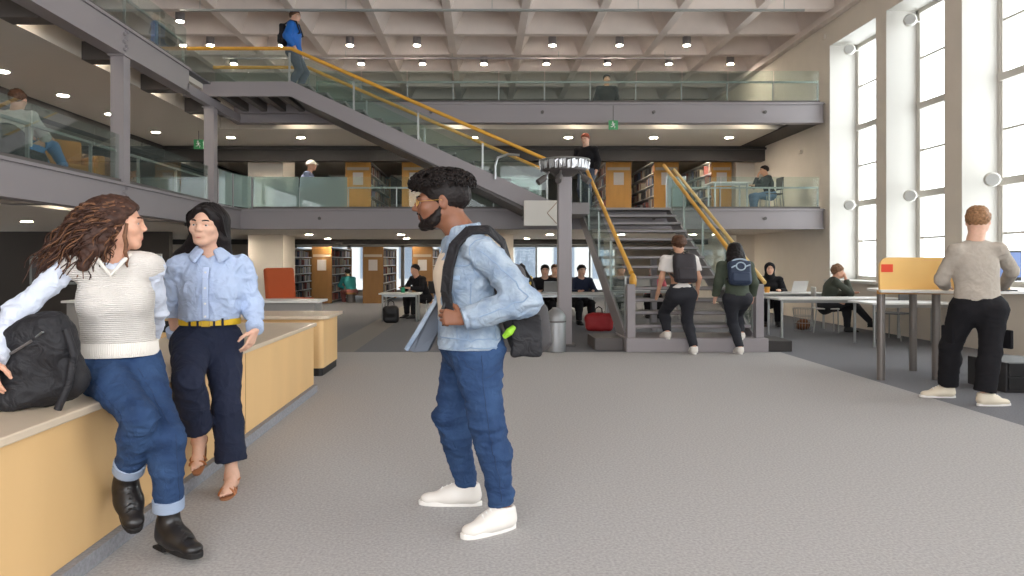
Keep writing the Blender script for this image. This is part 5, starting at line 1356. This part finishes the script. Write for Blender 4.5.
# ================================================================== woman in the blue shirt
def woman_blue():
    J = dict(pel=(-1.635, 4.17, .83), waist=(-1.62, 4.17, .965), chest=(-1.605, 4.15, 1.15), neck=(-1.605, 4.135, 1.345), head=(-1.61, 4.10, 1.515),
             f=(.2, -.98, .02), hf=(-.1, -1, -.03), hu=(.06, 0, 1),
             sL=(-1.44, 4.2, 1.275), sR=(-1.785, 4.12, 1.275), eL=(-1.40, 4.27, 1.045), eR=(-1.87, 4.22, 1.045), wL=(-1.335, 4.12, .90), wR=(-1.90, 4.34, .84),
             hL=(-1.555, 4.19, .81), hR=(-1.715, 4.13, .81), kL=(-1.465, 4.02, .47), kR=(-1.575, 3.75, .655), aL=(-1.425, 3.99, .085), aR=(-1.598, 3.95, .305),
             toeL=(.12, -1, 0), toeR=(.16, -.72, -.62), upR=(.1, -.6, .75))
    J['handL'] = ((-.3, -.25, -1), (-.8, .3, .1), (-.1, -1, 0), .45); J['handR'] = ((0, .3, -.8), (0, 0, -1), (1, 0, 0), .3)
    o, H = body('person', J, SK_M, True, .98, True, feet=True, label='woman with straight black hair, pale blue shirt, yellow belt and navy trousers on the bench', head_s=1.0, kx=1.16)
    face_bits(o, H, m_lip, h_blk, True)
    fr = nrm((.2, -.98, 0)); l = np.cross((0, 0, 1), fr); n = V3(J['neck'])
    def ext(S):
        S.cap((-1.61, 4.155, 1.16), (-1.62, 4.165, 1.0), .158, .15, .05, (fr, .78)); S.cap((-1.615, 4.13, 1.03), (-1.62, 4.13, .985), .14, .14, .05, (fr, .75))
    def vn(S):
        for k in range(3): S.cap(n + fr * (.05 + .02 * k) + V3(0, 0, .02 - .022 * k), n + fr * .2 + V3(0, 0, .02 - .03 * k), .034 - .009 * k, .038 - .009 * k, .006, None, 's')
    sh = shirt(o, J, 'shirt', m_bshirt, .022, (-1.62, 4.17, .958), (0, 0, -1), .9, .98, True, h=.007, fold=.024, freq=(13, 13, 12), seed=5, extra=ext, vneck=vn)
    S = SDF(n - .2, n + .2, .005)                    # collar with two points
    for a in np.linspace(-2.6, 2.6, 61):
        dr = -fr * math.cos(a) + l * math.sin(a); p = n + dr * .070 + V3(0, 0, .05 - .035 * (abs(a) / 2.6) ** 2); q = n + dr * (.100 + .03 * (abs(a) / 2.6) ** 4) + V3(0, 0, .012 - .055 * (abs(a) / 2.6) ** 3)
        S.cap(p, q, .0085, .008, .016)
    v, f = S.mesh(1); mk('collar', v, f, m_bshirt, sh, smooth=True)
    S_ = [n + fr * .135 - V3(0, 0, .075), n + fr * .165 - V3(0, 0, .14), n + fr * .165 - V3(0, 0, .25), n + fr * .15 - V3(0, 0, .37)]
    b = B()
    for p, q in zip(S_[:-1], S_[1:]): b.bar(p, q, .032, .008, fr)
    pk = obj('placket', b, mat('shirt_placket', (188, 204, 234), .75), sh, bevel=.003)
    for t in (.1, .4, .7, .95):
        p = S_[0] * (1 - t) + S_[3] * t + fr * (.012 + .014 * math.sin(t * 3)); obj('button', B().cyl(p - fr * .004, p + fr * .004, .006, 10), m_paper, pk)
    for q in 'LR':
        e, w = V3(J['e' + q]), V3(J['w' + q]); d = nrm(w - e); obj('cuff', B().lathe(e + (w - e) * .76, [(.046, 0), (.053, .004), (.05, .055), (.043, .06)], 20, d), m_bshirt, sh, smooth=True)
    # belt
    b = B(); C0 = V3(-1.621, 4.17, .948); ring = [C0 + l * .172 * math.cos(a) + fr * .128 * math.sin(a) for a in np.linspace(0, 2 * PI, 40)[:-1]]
    for i in range(len(ring)):
        p, q = ring[i], ring[(i + 1) % len(ring)]; b.obox((p + q) / 2, (np.linalg.norm(q - p) + .004, .008, .036), q - p, np.cross(q - p, (0, 0, 1)), (0, 0, 1))
    bl = obj('belt', b, m_yellow, o, bevel=.002)
    obj('buckle', B().tube([C0 + fr * .135 + l * x + V3(0, 0, z) for x, z in ((-.022, -.02), (.022, -.02), (.022, .02), (-.022, .02))], .004, 6, closed=True), m_gold, bl)
    tr = trousers(o, J, 'trousers', m_navy, .02, .98, .007, .075, .018, True, 15, waist=(-1.62, 4.17, .955), flare=.028, freq=(10, 10, 8))
    for m in (-.09, -.045, .045, .09): obj('belt_loop', B().obox(C0 + l * m + fr * (.135 - abs(m) * .2), (.012, .012, .05), l, fr, (0, 0, 1)), m_navy, tr)
    for q in 'LR': sandal(o, J['a' + q], J['toe' + q], J.get('up' + q, (0, 0, 1)), (mat('tan_strap', (176, 112, 70), .5), mat('tan_sole', (150, 100, 66), .6)))
    # watch strap
    e, w = V3(J['eL']), V3(J['wL']); d = nrm(w - e); obj('watch', B().lathe(w - d * .02, [(.032, 0), (.036, .003), (.036, .02), (.032, .023)], 18, d), m_black, o, smooth=True)
    wd = widen(H.c[0], H.k); wd.__enter__()
    # hair: centre parting, falling behind the shoulders
    def ext2(S):
        for m in (-1, 1):
            S.cap(H(m * .062, -.02, .03), H(m * .074, -.035, -.08), .026, .026, .03); S.cap(H(m * .074, -.035, -.08), H(m * (.08 if m > 0 else .1), -.07, -.17), .028, .03, .03)
            S.cap(H(m * .022, .068, .098), H(m * .068, .03, .04), .014, .018, .03)
        S.cap(H(-.085, -.05, -.11), H(-.165, -.075, -.2), .042, .04, .03); S.cap(H(-.165, -.075, -.2), H(-.225, -.09, -.27), .04, .018, .03)
        S.cap(H(0, -.06, .02), H(0, -.10, -.2), .09, .085, .04)
        S.ell(H(0, .115, -.012), (.056, .07, .108), H.ax, .012, 's'); S.ell(H(0, .06, .135), (.0035, .1, .03), H.ax, .004, 's')
    hair = cap_hair(o, H, h_blk, .010, 'hair', .006, ((0, .09, .05), (0, 1, -.2)), .002, 40, extra=ext2)
    b = B(); rr = random.Random(8)
    for i in range(150):
        m = rr.choice((-1, 1)); x0 = rr.uniform(.004, .05); y0 = rr.uniform(-.05, .065)
        c = V3(m * x0, y0, .036 + .103 * math.sqrt(max(0, 1 - (x0 / .09) ** 2 - ((y0 + .016) / .112) ** 2)))
        w = rr.uniform(.078, .098); pts = [c, V3(m * w * .93, y0 * .75, .06), V3(m * w, -.012 + y0 * .3, -.03), V3(m * w * 1.06, -.03 - rr.uniform(0, .03), -.1), V3(m * (w * 1.1 + (.03 if m < 0 else 0)), -.07 - rr.uniform(0, .03), -.16 - rr.uniform(0, .05))]
        Q = []
        for k in range(16):
            t = k / 15 * 4; i0 = min(int(t), 3); u = t - i0; g = lambda j: pts[min(max(j, 0), 4)]
            Q.append(H(*(.5 * ((2 * g(i0)) + (g(i0 + 1) - g(i0 - 1)) * u + (2 * g(i0 - 1) - 5 * g(i0) + 4 * g(i0 + 1) - g(i0 + 2)) * u * u + (3 * g(i0) - g(i0 - 1) - 3 * g(i0 + 1) + g(i0 + 2)) * u ** 3))))
        b.tube(Q, .0042, 4, cap=False)
    obj('strands', b, h_blk, hair, smooth=True, auto=None)
    wd.__exit__()
    return o
woman_blue()

# black bag on the bench, in front of the curly-haired woman
def bench_bag():
    t = empty('backpack', (-1.9, 2.92, .69), 'large black bag lying on the bench under the hand of the curly-haired woman', 'bag')
    ax = (nrm((.93, .2, .40)), nrm((-.2, .98, 0)), None); ax = (ax[0], ax[1], np.cross(ax[0], ax[1]))
    c = V3(-1.90, 2.93, .86)
    soft('body', [('box', c, (.2, .075, .185), ax, .07), ('box', c + V3(.07, .0, .115), (.10, .07, .10), ax, .06, .05), ('box', c + V3(-.06, -.05, -.075), (.14, .05, .10), ax, .045, .03)], m_pack, t, .009, .014, 11, 4, folds_=(.010, (10, 10, 20), 3, None, .1, 1.), cuts=(((0, 0, .693), (0, 0, -1)),))
    obj('zip', B().tube([c + V3(-.1, -.088, .02), c + V3(0, -.092, .075), c + V3(.07, -.085, .12)], .006, 6), m_steel2, t)
    for p in (c + V3(-.1, -.09, .005), c + V3(.085, -.08, .135)): obj('zip_pull', B().bar(p, p + V3(.035, -.012, .022), .012, .006), m_silver, t, bevel=.002)
    obj('strap', B().tube([c + V3(.17, -.02, .16), c + V3(.21, -.03, .06), c + V3(.2, -.05, -.06), c + V3(.16, -.06, -.165)], .016, 8), m_pack, t, smooth=True)
    obj('strap', B().tube([c + V3(-.2, -.07, -.185), c + V3(-.12, -.12, -.186), c + V3(-.02, -.13, -.185), c + V3(.08, -.1, -.18)], .010, 8), m_black, t, smooth=True)
bench_bag()
# ================================================================== man in the grey sweater at the standing desk
def man_grey():
    J = dict(pel=(4.585, 6.47, .90), waist=(4.575, 6.47, 1.03), chest=(4.565, 6.48, 1.27), neck=(4.58, 6.5, 1.50), head=(4.62, 6.52, 1.675),
             f=(.22, .97, 0), hf=(.5, .86, -.1), hu=(0, .05, 1), sL=(4.40, 6.5, 1.41), sR=(4.74, 6.42, 1.41), eL=(4.345, 6.62, 1.14), eR=(4.98, 6.58, 1.22), wL=(4.5, 6.8, 1.06), wR=(5.14, 6.9, 1.06),
             hL=(4.49, 6.51, .87), hR=(4.69, 6.44, .87), kL=(4.43, 6.62, .5), kR=(4.62, 6.36, .49), aL=(4.47, 6.72, .1), aR=(4.55, 6.34, .1), toeL=(-.92, .15, 0), toeR=(.93, .1, 0))
    J['handR'] = ((.3, .95, -.15), (0, 0, -1), (-1, 0, 0), .3); J['handL'] = ((.4, .9, 0), (0, 0, -1), (1, 0, 0), .3)
    o, H = body('person', J, SK_M, False, 1.0, h=.0105, label='man with short ginger hair, pale grey sweater and black trousers at the standing desk', head_s=1.06, kx=1.12)
    shirt(o, J, 'sweater', m_grey_sw, .019, (0, 0, .865), (0, 0, -1), .97, 1.0, h=.01, fold=.015, freq=(6, 6, 9), seed=2, extra=lambda S: S.cap((4.575, 6.47, 1.15), (4.58, 6.47, .90), .162, .172, .05, (nrm((.22, .97, 0)), .75)))
    t = trousers(o, J, 'trousers', m_blk, .026, 1.02, .01, .02, .014, seed=3, flare=.018)
    obj('cargo_pocket', B().obox((4.372, 6.57, .62), (.03, .13, .17), (1, .2, 0), (-.2, 1, 0), (0, 0, 1)), m_blk, t, bevel=.01); obj('cargo_pocket', B().obox((4.76, 6.36, .6), (.03, .13, .17), (1, .2, 0), (-.2, 1, 0), (0, 0, 1)), m_blk, t, bevel=.01)
    cream = (mat('cream_shoe', (224, 212, 190), .6), m_sole_w, m_lace_w)
    shoe(o, 'sneaker', J['aL'], J['toeL'], cream, 1.05, smooth_h=.008, kx=1.12); shoe(o, 'sneaker', J['aR'], J['toeR'], cream, 1.05, smooth_h=.008, kx=1.12)
    cap_hair(o, H, h_ging, .012, 'hair', .007, ((0, .08, .06), (0, .66, -.75)), .007, 60, extra=lambda S: S.ell(H(0, .01, .1), V3(.07, .095, .04), H.ax, .03))
man_grey()

# ================================================================== generic walking / sitting figures
def yawm(a): return lambda x, y, z: V3(x * math.cos(a) - y * math.sin(a), x * math.sin(a) + y * math.cos(a), z)
def pose(x, y, z, yaw, s, kind, **k):
    """local frame: +y forward, +x right"""
    r = yawm(yaw); P = lambda a, b, c: V3(x, y, z) + r(a * s, b * s, c * s)
    J = {}; lean = k.get('lean', .05)
    if kind == 'stand' or kind == 'walk':
        st = k.get('step', 0.); hz = .92
        J.update(pel=P(0, 0, hz), waist=P(0, .01, hz + .13), chest=P(0, lean, hz + .35), neck=P(0, lean * 1.3, hz + .57), head=P(0, lean * 1.3 + .03, hz + .735))
        J.update(sL=P(-.19, lean * 1.2, hz + .50), sR=P(.19, lean * 1.2, hz + .50))
        if k.get('arms') == 'pocket': J.update(eL=P(-.27, lean - .06, hz + .24), eR=P(.27, lean - .06, hz + .24), wL=P(-.22, lean + .06, hz + .03), wR=P(.22, lean + .06, hz + .03))
        else: J.update(eL=P(-.25, lean - .03 + st * .1, hz + .22), eR=P(.25, lean - .03 - st * .1, hz + .22), wL=P(-.26, lean + .1 + st * .15, hz - .01), wR=P(.26, lean + .08 - st * .1, hz - .01))
        J.update(hL=P(-.09, 0, hz - .04), hR=P(.09, 0, hz - .04))
        lf = k.get('feet', ((-.1, 0, 0), (.1, 0, 0)))
        for q, sx, ft in (('L', -1, lf[0]), ('R', 1, lf[1])):
            a = P(ft[0], ft[1], ft[2] + .1); hp = J['h' + q]; mid = (a + hp) / 2; L = np.linalg.norm(a - hp); bend = math.sqrt(max(0., (.425 * s) ** 2 - (L / 2) ** 2))
            J['a' + q] = a; J['k' + q] = mid + r(0, 1, 0) * bend; J['toe' + q] = r(sx * .12, 1, ft[3] if len(ft) > 3 else 0)
    else:
        hz = .52
        J.update(pel=P(0, 0, hz), waist=P(0, .02 + lean * .2, hz + .13), chest=P(0, lean * .7, hz + .33), neck=P(0, lean * 1.2, hz + .53), head=P(k.get('hx', 0), lean * 1.2 + .04, hz + .68 + k.get('hz', 0)))
        J.update(sL=P(-.18, lean, hz + .46), sR=P(.18, lean, hz + .46), hL=P(-.09, .03, hz - .02), hR=P(.09, .03, hz - .02))
        J.update(eL=P(-.25, lean + .12, hz + .21), eR=P(.25, lean + .12, hz + .21), wL=P(-.14, lean + .34, hz + .24), wR=P(.14, lean + .34, hz + .24))
        if k.get('arms') == 'face': J.update(eR=P(.17, lean + .25, hz + .24), wR=P(.06, lean + .2, hz + .50))
        if k.get('arms') == 'lap': J.update(wL=P(-.12, .3, hz + .1), wR=P(.12, .3, hz + .1))
        J.update(kL=P(-.12, .42, hz - .03), kR=P(.12, .42, hz - .03), aL=P(-.12, .42 + k.get('ft', 0), .1), aR=P(.12, .4 + k.get('ft', 0), .1))
        if k.get('cross'): J.update(kR=P(-.02, .45, hz + .1), aR=P(-.1, .82, .22))
        J['toeL'] = J['toeR'] = r(0, 1, 0)
    J['f'] = r(0, 1, 0); hy = k.get('hyaw', 0); J['hf'] = yawm(yaw + hy)(0, 1, k.get('nod', -.05)); J['fwd'] = J['f']
    return J
def figure(J, s, label, sk, hairmat, top, bottom, shoes, h=.018, hair='short', fem=False, group=None, sleeve=None, g=.02, hood=None, face=True, topname='top', fold=.008, tfl=.0, hem=None, KX=1.14):
    o, H = body('person', J, sk, False, s, fem, h=h, label=label, group=group)
    f = nrm(J['f'])
    hz = V3(J['pel']) + nrm(V3(J['waist']) - V3(J['pel'])) * (.0 if hem is None else hem) * s
    shirt(o, J, topname, top, g, hz, V3(J['pel']) - V3(J['waist']), sleeve, s, fem, h=max(.011, h * .8), fold=fold, seed=int(abs(J['pel'][0] * 10)))
    trousers(o, J, 'trousers', bottom, .016, s, max(.012, h * .8), .01, .007, fem, flare=tfl)
    for q in 'LR': shoe(o, 'shoe', J['a' + q], J['toe' + q], shoes, s, smooth_h=.011 if h < .015 else .015)
    if face and h < .03: face_bits(o, H, m_lip, hairmat)
    if hair == 'short': cap_hair(o, H, hairmat, .014, 'hair', .010, amp=.006, freq=50)
    elif hair == 'wavy': cap_hair(o, H, hairmat, .022, 'hair', .009, ((0, .07, .05), (0, .62, -.78)), .014, 38)
    elif hair == 'long':
        cap_hair(o, H, hairmat, .02, 'hair', .010, ((0, .075, .06), (0, .75, -.66)), .008, 40,
                 extra=lambda S: (S.cap(H(0, -.04, .02), H(0, -.12, -.2), .10 * s, .1 * s, .04), S.cap(H(.07, -.05, -.05), H(.09, -.12, -.22), .06 * s, .05 * s, .04), S.cap(H(-.07, -.05, -.05), H(-.09, -.12, -.22), .06 * s, .05 * s, .04), S.cap(H(0, -.12, -.2), H(.02, -.20, -.33), .1 * s, .05 * s, .04)))
    elif hair == 'hood':
        S = SDF(H.c - .3, H.c + .25, .011); S.ell(H(0, -.02, .03), V3(.1, .115, .115) * s, H.ax, 0); S.cap(H(0, -.03, -.05), J['neck'], .085 * s, .1 * s, .04); S.ell(H(0, .09, -.01), V3(.062, .08, .085) * s, H.ax, .01, 's')
        mk('hood', *S.mesh(1), hood, o, smooth=True)
    elif hair == 'hat':
        cap_hair(o, H, hairmat, .016, 'hat', .010, ((0, .09, .045), (0, .2, -.98)), .003, 40)
        obj('hat_brim', B().lathe(H(0, 0, .045), [(.09 * s, 0), (.15 * s, -.015), (.15 * s, -.008), (.09 * s, .012)], 24, H.ax[2]), hairmat, o, smooth=True)
    o.scale = (KX, 1, 1)
    return o, H
def worn_pack(J, s, label, m, w=.15, hh=.22, d=.075, emblem=None, strapm=None, KX=1.14):
    f = nrm(J['f']); l = np.cross((0, 0, 1), f); up = nrm(V3(J['neck']) - V3(J['pel'])); bk = nrm(np.cross(l, up)); bk = bk if np.dot(bk, f) < 0 else -bk
    c = V3(J['chest']) + bk * (.135 + d) * s + up * -.015 * s
    t = empty('backpack', tuple(c - up * hh), label, 'backpack')
    ax = (l, bk, up)
    soft('body', [('box', c, (w * s, d * s, hh * s), ax, .05)], m, t, .011, .008, 12)
    soft('front_pocket', [('box', c + bk * d * s * .95 - up * hh * .42 * s, (w * .8 * s, .03 * s, hh * .42 * s), ax, .025)], m, t, .010, .005, 16)
    for q in 'LR':
        sg = -1 if q == 'L' else 1; sp = V3(J['s' + q]) * .55 + V3(J['neck']) * .45
        pts = [c + up * hh * .9 * s + l * -sg * .07 * s - bk * d * s * .5, sp + up * .085 * s + bk * .03, sp + up * .06 * s - bk * .07 * s, V3(J['chest']) - bk * .145 * s - l * sg * .12 * s, c - up * hh * .6 * s - l * sg * w * s * .95]
        obj('strap', B().tube(pts, .018, 8), strapm or m_black, t, smooth=True)
    obj('handle', B().tube([c + up * hh * s + l * -.035, c + up * (hh + .03) * s, c + up * hh * s + l * .035], .009, 6), strapm or m_black, t, smooth=True)
    if emblem:
        q = c + bk * (d * s + .008) + up * hh * .45 * s
        obj('ring_print', B().tube([q + (l * math.cos(a) * .055 + up * math.sin(a) * .055) for a in np.linspace(0, 2 * PI, 20)[:-1]], .009, 6, closed=True), emblem, t, smooth=True)
        obj('band_print', B().tube([q + l * .13 * s + up * -.02, q + l * .065 + up * .01], .01, 6).tube([q - l * .13 * s + up * .02, q - l * .065], .01, 6), emblem, t)
        obj('top_loop', B().tube([c + up * hh * .8 * s + l * (.11 * math.cos(a)) * s + up * .05 * math.sin(a) + bk * .04 for a in np.linspace(0, PI, 9)], .012, 6), emblem, t, smooth=True)
    px = float(J['pel'][0]); t.location.x = px + (t.location.x - px) * KX; t.scale = (KX, 1, 1)
    return t
SHW = WHITE_SHOES; SHB = (m_black, m_boot_s, m_black)
# on the stairs
J = pose(2.84, 9.97, 0, .08, .94, 'walk', lean=.07, step=.15, feet=((-.14, .16, .2), (.13, -.12, 0)))
figure(J, .94, 'man in a white tee shirt and black trousers stepping onto the stairs', SK_T, h_brn, mat('white_tee', (228, 222, 216), .85), mat('charcoal_trousers', (34, 35, 42), .85), SHW, .011, 'wavy', sleeve='short', topname='tee_shirt', g=.016)
worn_pack(J, .94, 'black backpack on the back of the man in the white tee shirt on the stairs', mat('plum_black', (44, 38, 42), .65))
J = pose(3.62, 9.92, 0, -.05, .88, 'walk', lean=.10, step=-.1, feet=((.02, -.06, 0), (.12, .24, .2)))
figure(J, .88, 'woman with long dark hair and dark green jacket stepping onto the stairs', SK_M, h_blk, mat('olive_jacket', (66, 74, 60), .8), mat('charcoal_trousers', (34, 35, 42), .85), SHW, .011, 'long', True, topname='jacket', g=.026)
worn_pack(J, .88, 'navy backpack with a pale ring print on the woman in the green jacket', mat('navy_nylon', (40, 54, 78), .65), .16, .2, .08, mat('pale_print', (170, 186, 200), .7))
# on the top landing
J = pose(-3.86, 14.35, Z2, -PI / 2, .97, 'walk', lean=.0, arms='pocket', feet=((-.1, .06, 0), (.1, -.08, 0)), hyaw=-.35)
figure(J, .97, 'man in a bright blue jacket with a dark backpack standing on the top landing', SK_M, h_brn, mat('bright_blue', (28, 104, 190), .6), mat('grey_jeans', (88, 94, 108), .85), SHB, .013, 'short', face=True, topname='jacket', g=.034, hem=-.02)
worn_pack(J, .97, 'dark backpack on the man in the bright blue jacket', m_pack, .14, .22, .06)
# at the head of the lower flight
J = pose(2.36, 15.7, Z1, 2.6, .97, 'walk', lean=.05, feet=((-.1, .1, 0), (.1, -.1, 0)), nod=-.3)
figure(J, .97, 'person in black with auburn hair at the head of the stairs behind the drum', SK_M, hairm('auburn', (128, 64, 44)), m_blk, mat('blue_grey', (70, 80, 98), .85), SHB, .016, 'short', topname='jacket')
# seated on the first floor, right
J = pose(6.76, 16.4, Z1, PI / 2, .84, 'sit', lean=.10, arms='face')
figure(J, .84, 'seated man in black with blue jeans at the small first-floor table', SK_T, h_blk, m_blk, mat('pale_jeans', (96, 124, 158), .85), SHW, .016, 'short', topname='sweater')
# seated on the side gallery, left
J = pose(-5.66, 8.5, Z1 - .30, -.04, .95, 'sit', lean=.0, arms='face')
for q_, sx_ in (('L', -.1), ('R', .1)): J['k' + q_] = V3(-5.64 + sx_, 8.93, Z1 + .42); J['a' + q_] = V3(-5.62 + sx_, 9.22, Z1 + .1)
J['wR'] = V3(-5.60, 8.72, Z1 + .62); J['eR'] = V3(-5.50, 8.78, Z1 + .42)
figure(J, .95, 'person in a pale shirt and blue jeans seated on the side gallery, chin on hand', SK_L, h_brn, mat('pale_shirt', (206, 202, 196), .85), mat('light_jeans', (92, 136, 184), .85), (mat('pink_shoe', (214, 178, 160), .6), m_sole_w, m_lace_w), .013, 'short', topname='shirt')
# seated person in a white hat, first floor under the flight
J = pose(-4.35, 17.0, Z1, -PI / 2, 1., 'sit', lean=.12, arms='desk')
figure(J, 1., 'seated person in a white hat on the first floor behind the frosted glass', SK_T, mat('white_hat', (226, 222, 214), .8), mat('grey_blue_top', (120, 132, 160), .85), m_navy, SHB, .018, 'hat')
sofa(-4.55, 17.0, Z1, 'dark armchair under the person in the white hat', m_black, -PI / 2)
# head seen on the top gallery
J = pose(3.25, 18.3, Z2 - .28, PI, .97, 'stand')
figure(J, .97, 'dark-haired person in black standing behind the top gallery glass', SK_T, h_blk, m_blk, m_blk, SHB, .02, 'short')
# study area on the right
J = pose(5.98, 14.6, -.02, PI - .25, .98, 'sit', lean=.12, arms='desk')
figure(J, .98, 'person in black with a dark hood working at the white laptop', SK_M, h_blk, m_blk, m_blk, SHB, .014, 'hood', True, hood=m_blk, face=True, KX=1.1)
J = pose(6.36, 13.0, -.02, -PI / 2 - .25, .98, 'sit', lean=.16, arms='face', cross=True, hz=-.04)
figure(J, .98, 'person in a dark green jumper with crossed legs at the table by the window', SK_L, hairm('light_brown', (128, 96, 72)), mat('dark_green', (62, 66, 56), .85), mat('charcoal', (42, 42, 46), .85), SHB, .014, 'wavy', topname='jumper', KX=1.0)
# centre study tables
spec = (((1.32, 14.85), PI, 'person in black at the study table by the red bag', m_blk, h_blk), ((2.05, 14.9), PI + .2, 'person in dark blue at the study table by the red bag', m_navy, h_blk),
        ((.95, 16.95), PI, 'person in a yellow top seen beside the litter bin column', mat('yellow_top', (190, 168, 84), .8), h_blk), ((1.75, 17.0), PI, 'person in brown at the study table behind the litter bin', mat('brown_top', (120, 84, 62), .8), h_brn),
        ((3.28, 16.65), PI, 'person in grey seen through the stair treads', mat('grey_top', (110, 110, 114), .8), h_brn), ((4.08, 16.7), PI - .2, 'person in a pink top seen through the stair treads', mat('pink_top', (196, 96, 110), .8), h_blk))
for (x, y), a, lb, m, hm in spec:
    J = pose(x, y, -.02, a, .95, 'sit', lean=.14, arms='desk'); figure(J, .95, lb, SK_M, hm, m, m_blk, SHB, .02, 'short')
# behind the man in denim: a person reaching over the small table, and someone crouching by the shelves
J = pose(-1.35, 16.5, -.02, PI * .75, .95, 'sit', lean=.2, arms='desk'); figure(J, .95, 'person in black reaching across the small table with the green cup', SK_L, h_blk, m_blk, m_blk, SHB, .018, 'short')
chair(-1.3, 16.55, PI * .75, 'dark chair at the small table with the green cup', m_ch)
J = pose(-4.2, 22.6, -.12, .6, .9, 'sit', lean=.25, arms='lap', ft=-.1); figure(J, .9, 'person in a teal top sitting low between the ground-floor bookcases', SK_M, h_blk, mat('teal_top', (40, 130, 130), .8), mat('rose_trousers', (150, 90, 84), .8), SHB, .02, 'short')
t = empty('stool', (-4.22, 22.55, 0), 'low stool under the person in teal between the bookcases', 'stool')
obj('seat', B().lathe((-4.22, 22.55, .26), [(.17, 0), (.18, .03), (.17, .06)], 18), m_oak, t, smooth=True); obj('base', B().lathe((-4.22, 22.55, 0), [(.15, 0), (.13, .26)], 18), m_steel2, t, smooth=True)
J = pose(-5.9, 12.6, 0, PI - .3, .93, 'sit', lean=.1, arms='lap'); figure(J, .93, 'dark-haired person sitting far behind, seen between the two women on the bench', SK_T, h_blk, m_blk, m_blk, SHB, .018, 'short')
chair(-5.9, 12.62, PI - .3, 'dark chair far behind the two women on the bench', m_ch)
# ------------------------------------------------------------------ daylight, camera, picture
w = bpy.data.worlds.new('daylight'); SC.world = w; w.use_nodes = True
bg = w.node_tree.nodes['Background']; bg.inputs[0].default_value = (.93, .96, 1.0, 1); bg.inputs[1].default_value = 6
for i, (y0, y1) in enumerate(WY):                                     # sky portals in the window openings
    la = bpy.data.lights.new('window_portal', 'AREA'); la.shape = 'RECTANGLE'; la.size = 4.9; la.size_y = y1 - y0 - .1; la.cycles.is_portal = True
    lo = bpy.data.objects.new('window_portal', la); COL.objects.link(lo); lo.location = (8.08, (y0 + y1) / 2, 3.4); lo.rotation_euler = (0, PI / 2, 0)
la = bpy.data.lights.new('hall_portal', 'AREA'); la.shape = 'RECTANGLE'; la.size = 8; la.size_y = 4.4; la.cycles.is_portal = True
lo = bpy.data.objects.new('hall_portal', la); COL.objects.link(lo); lo.location = (.5, -3.1, 3.2); lo.rotation_euler = (PI / 2, 0, 0)

cd = bpy.data.cameras.new('camera'); cam = bpy.data.objects.new('camera', cd); COL.objects.link(cam)
cam.location = (0, 0, 1.3); cam.rotation_euler = (PI / 2, 0, 0)
cd.sensor_width = 36; cd.lens = 700 / 1024 * 36; cd.shift_x = 30 / 1024; cd.shift_y = -26 / 1024; cd.clip_end = 200
SC.camera = cam
SC.view_settings.view_transform = 'Standard'; SC.view_settings.look = 'None'; SC.view_settings.gamma = 1; SC.view_settings.use_curve_mapping = False
SC.view_settings.exposure = 0.22
SC.cycles.use_denoising = True
SC.cycles.max_bounces = 8; SC.cycles.diffuse_bounces = 5; SC.cycles.glossy_bounces = 3; SC.cycles.transparent_max_bounces = 24; SC.cycles.transmission_bounces = 4
SC.cycles.sample_clamp_indirect = 6
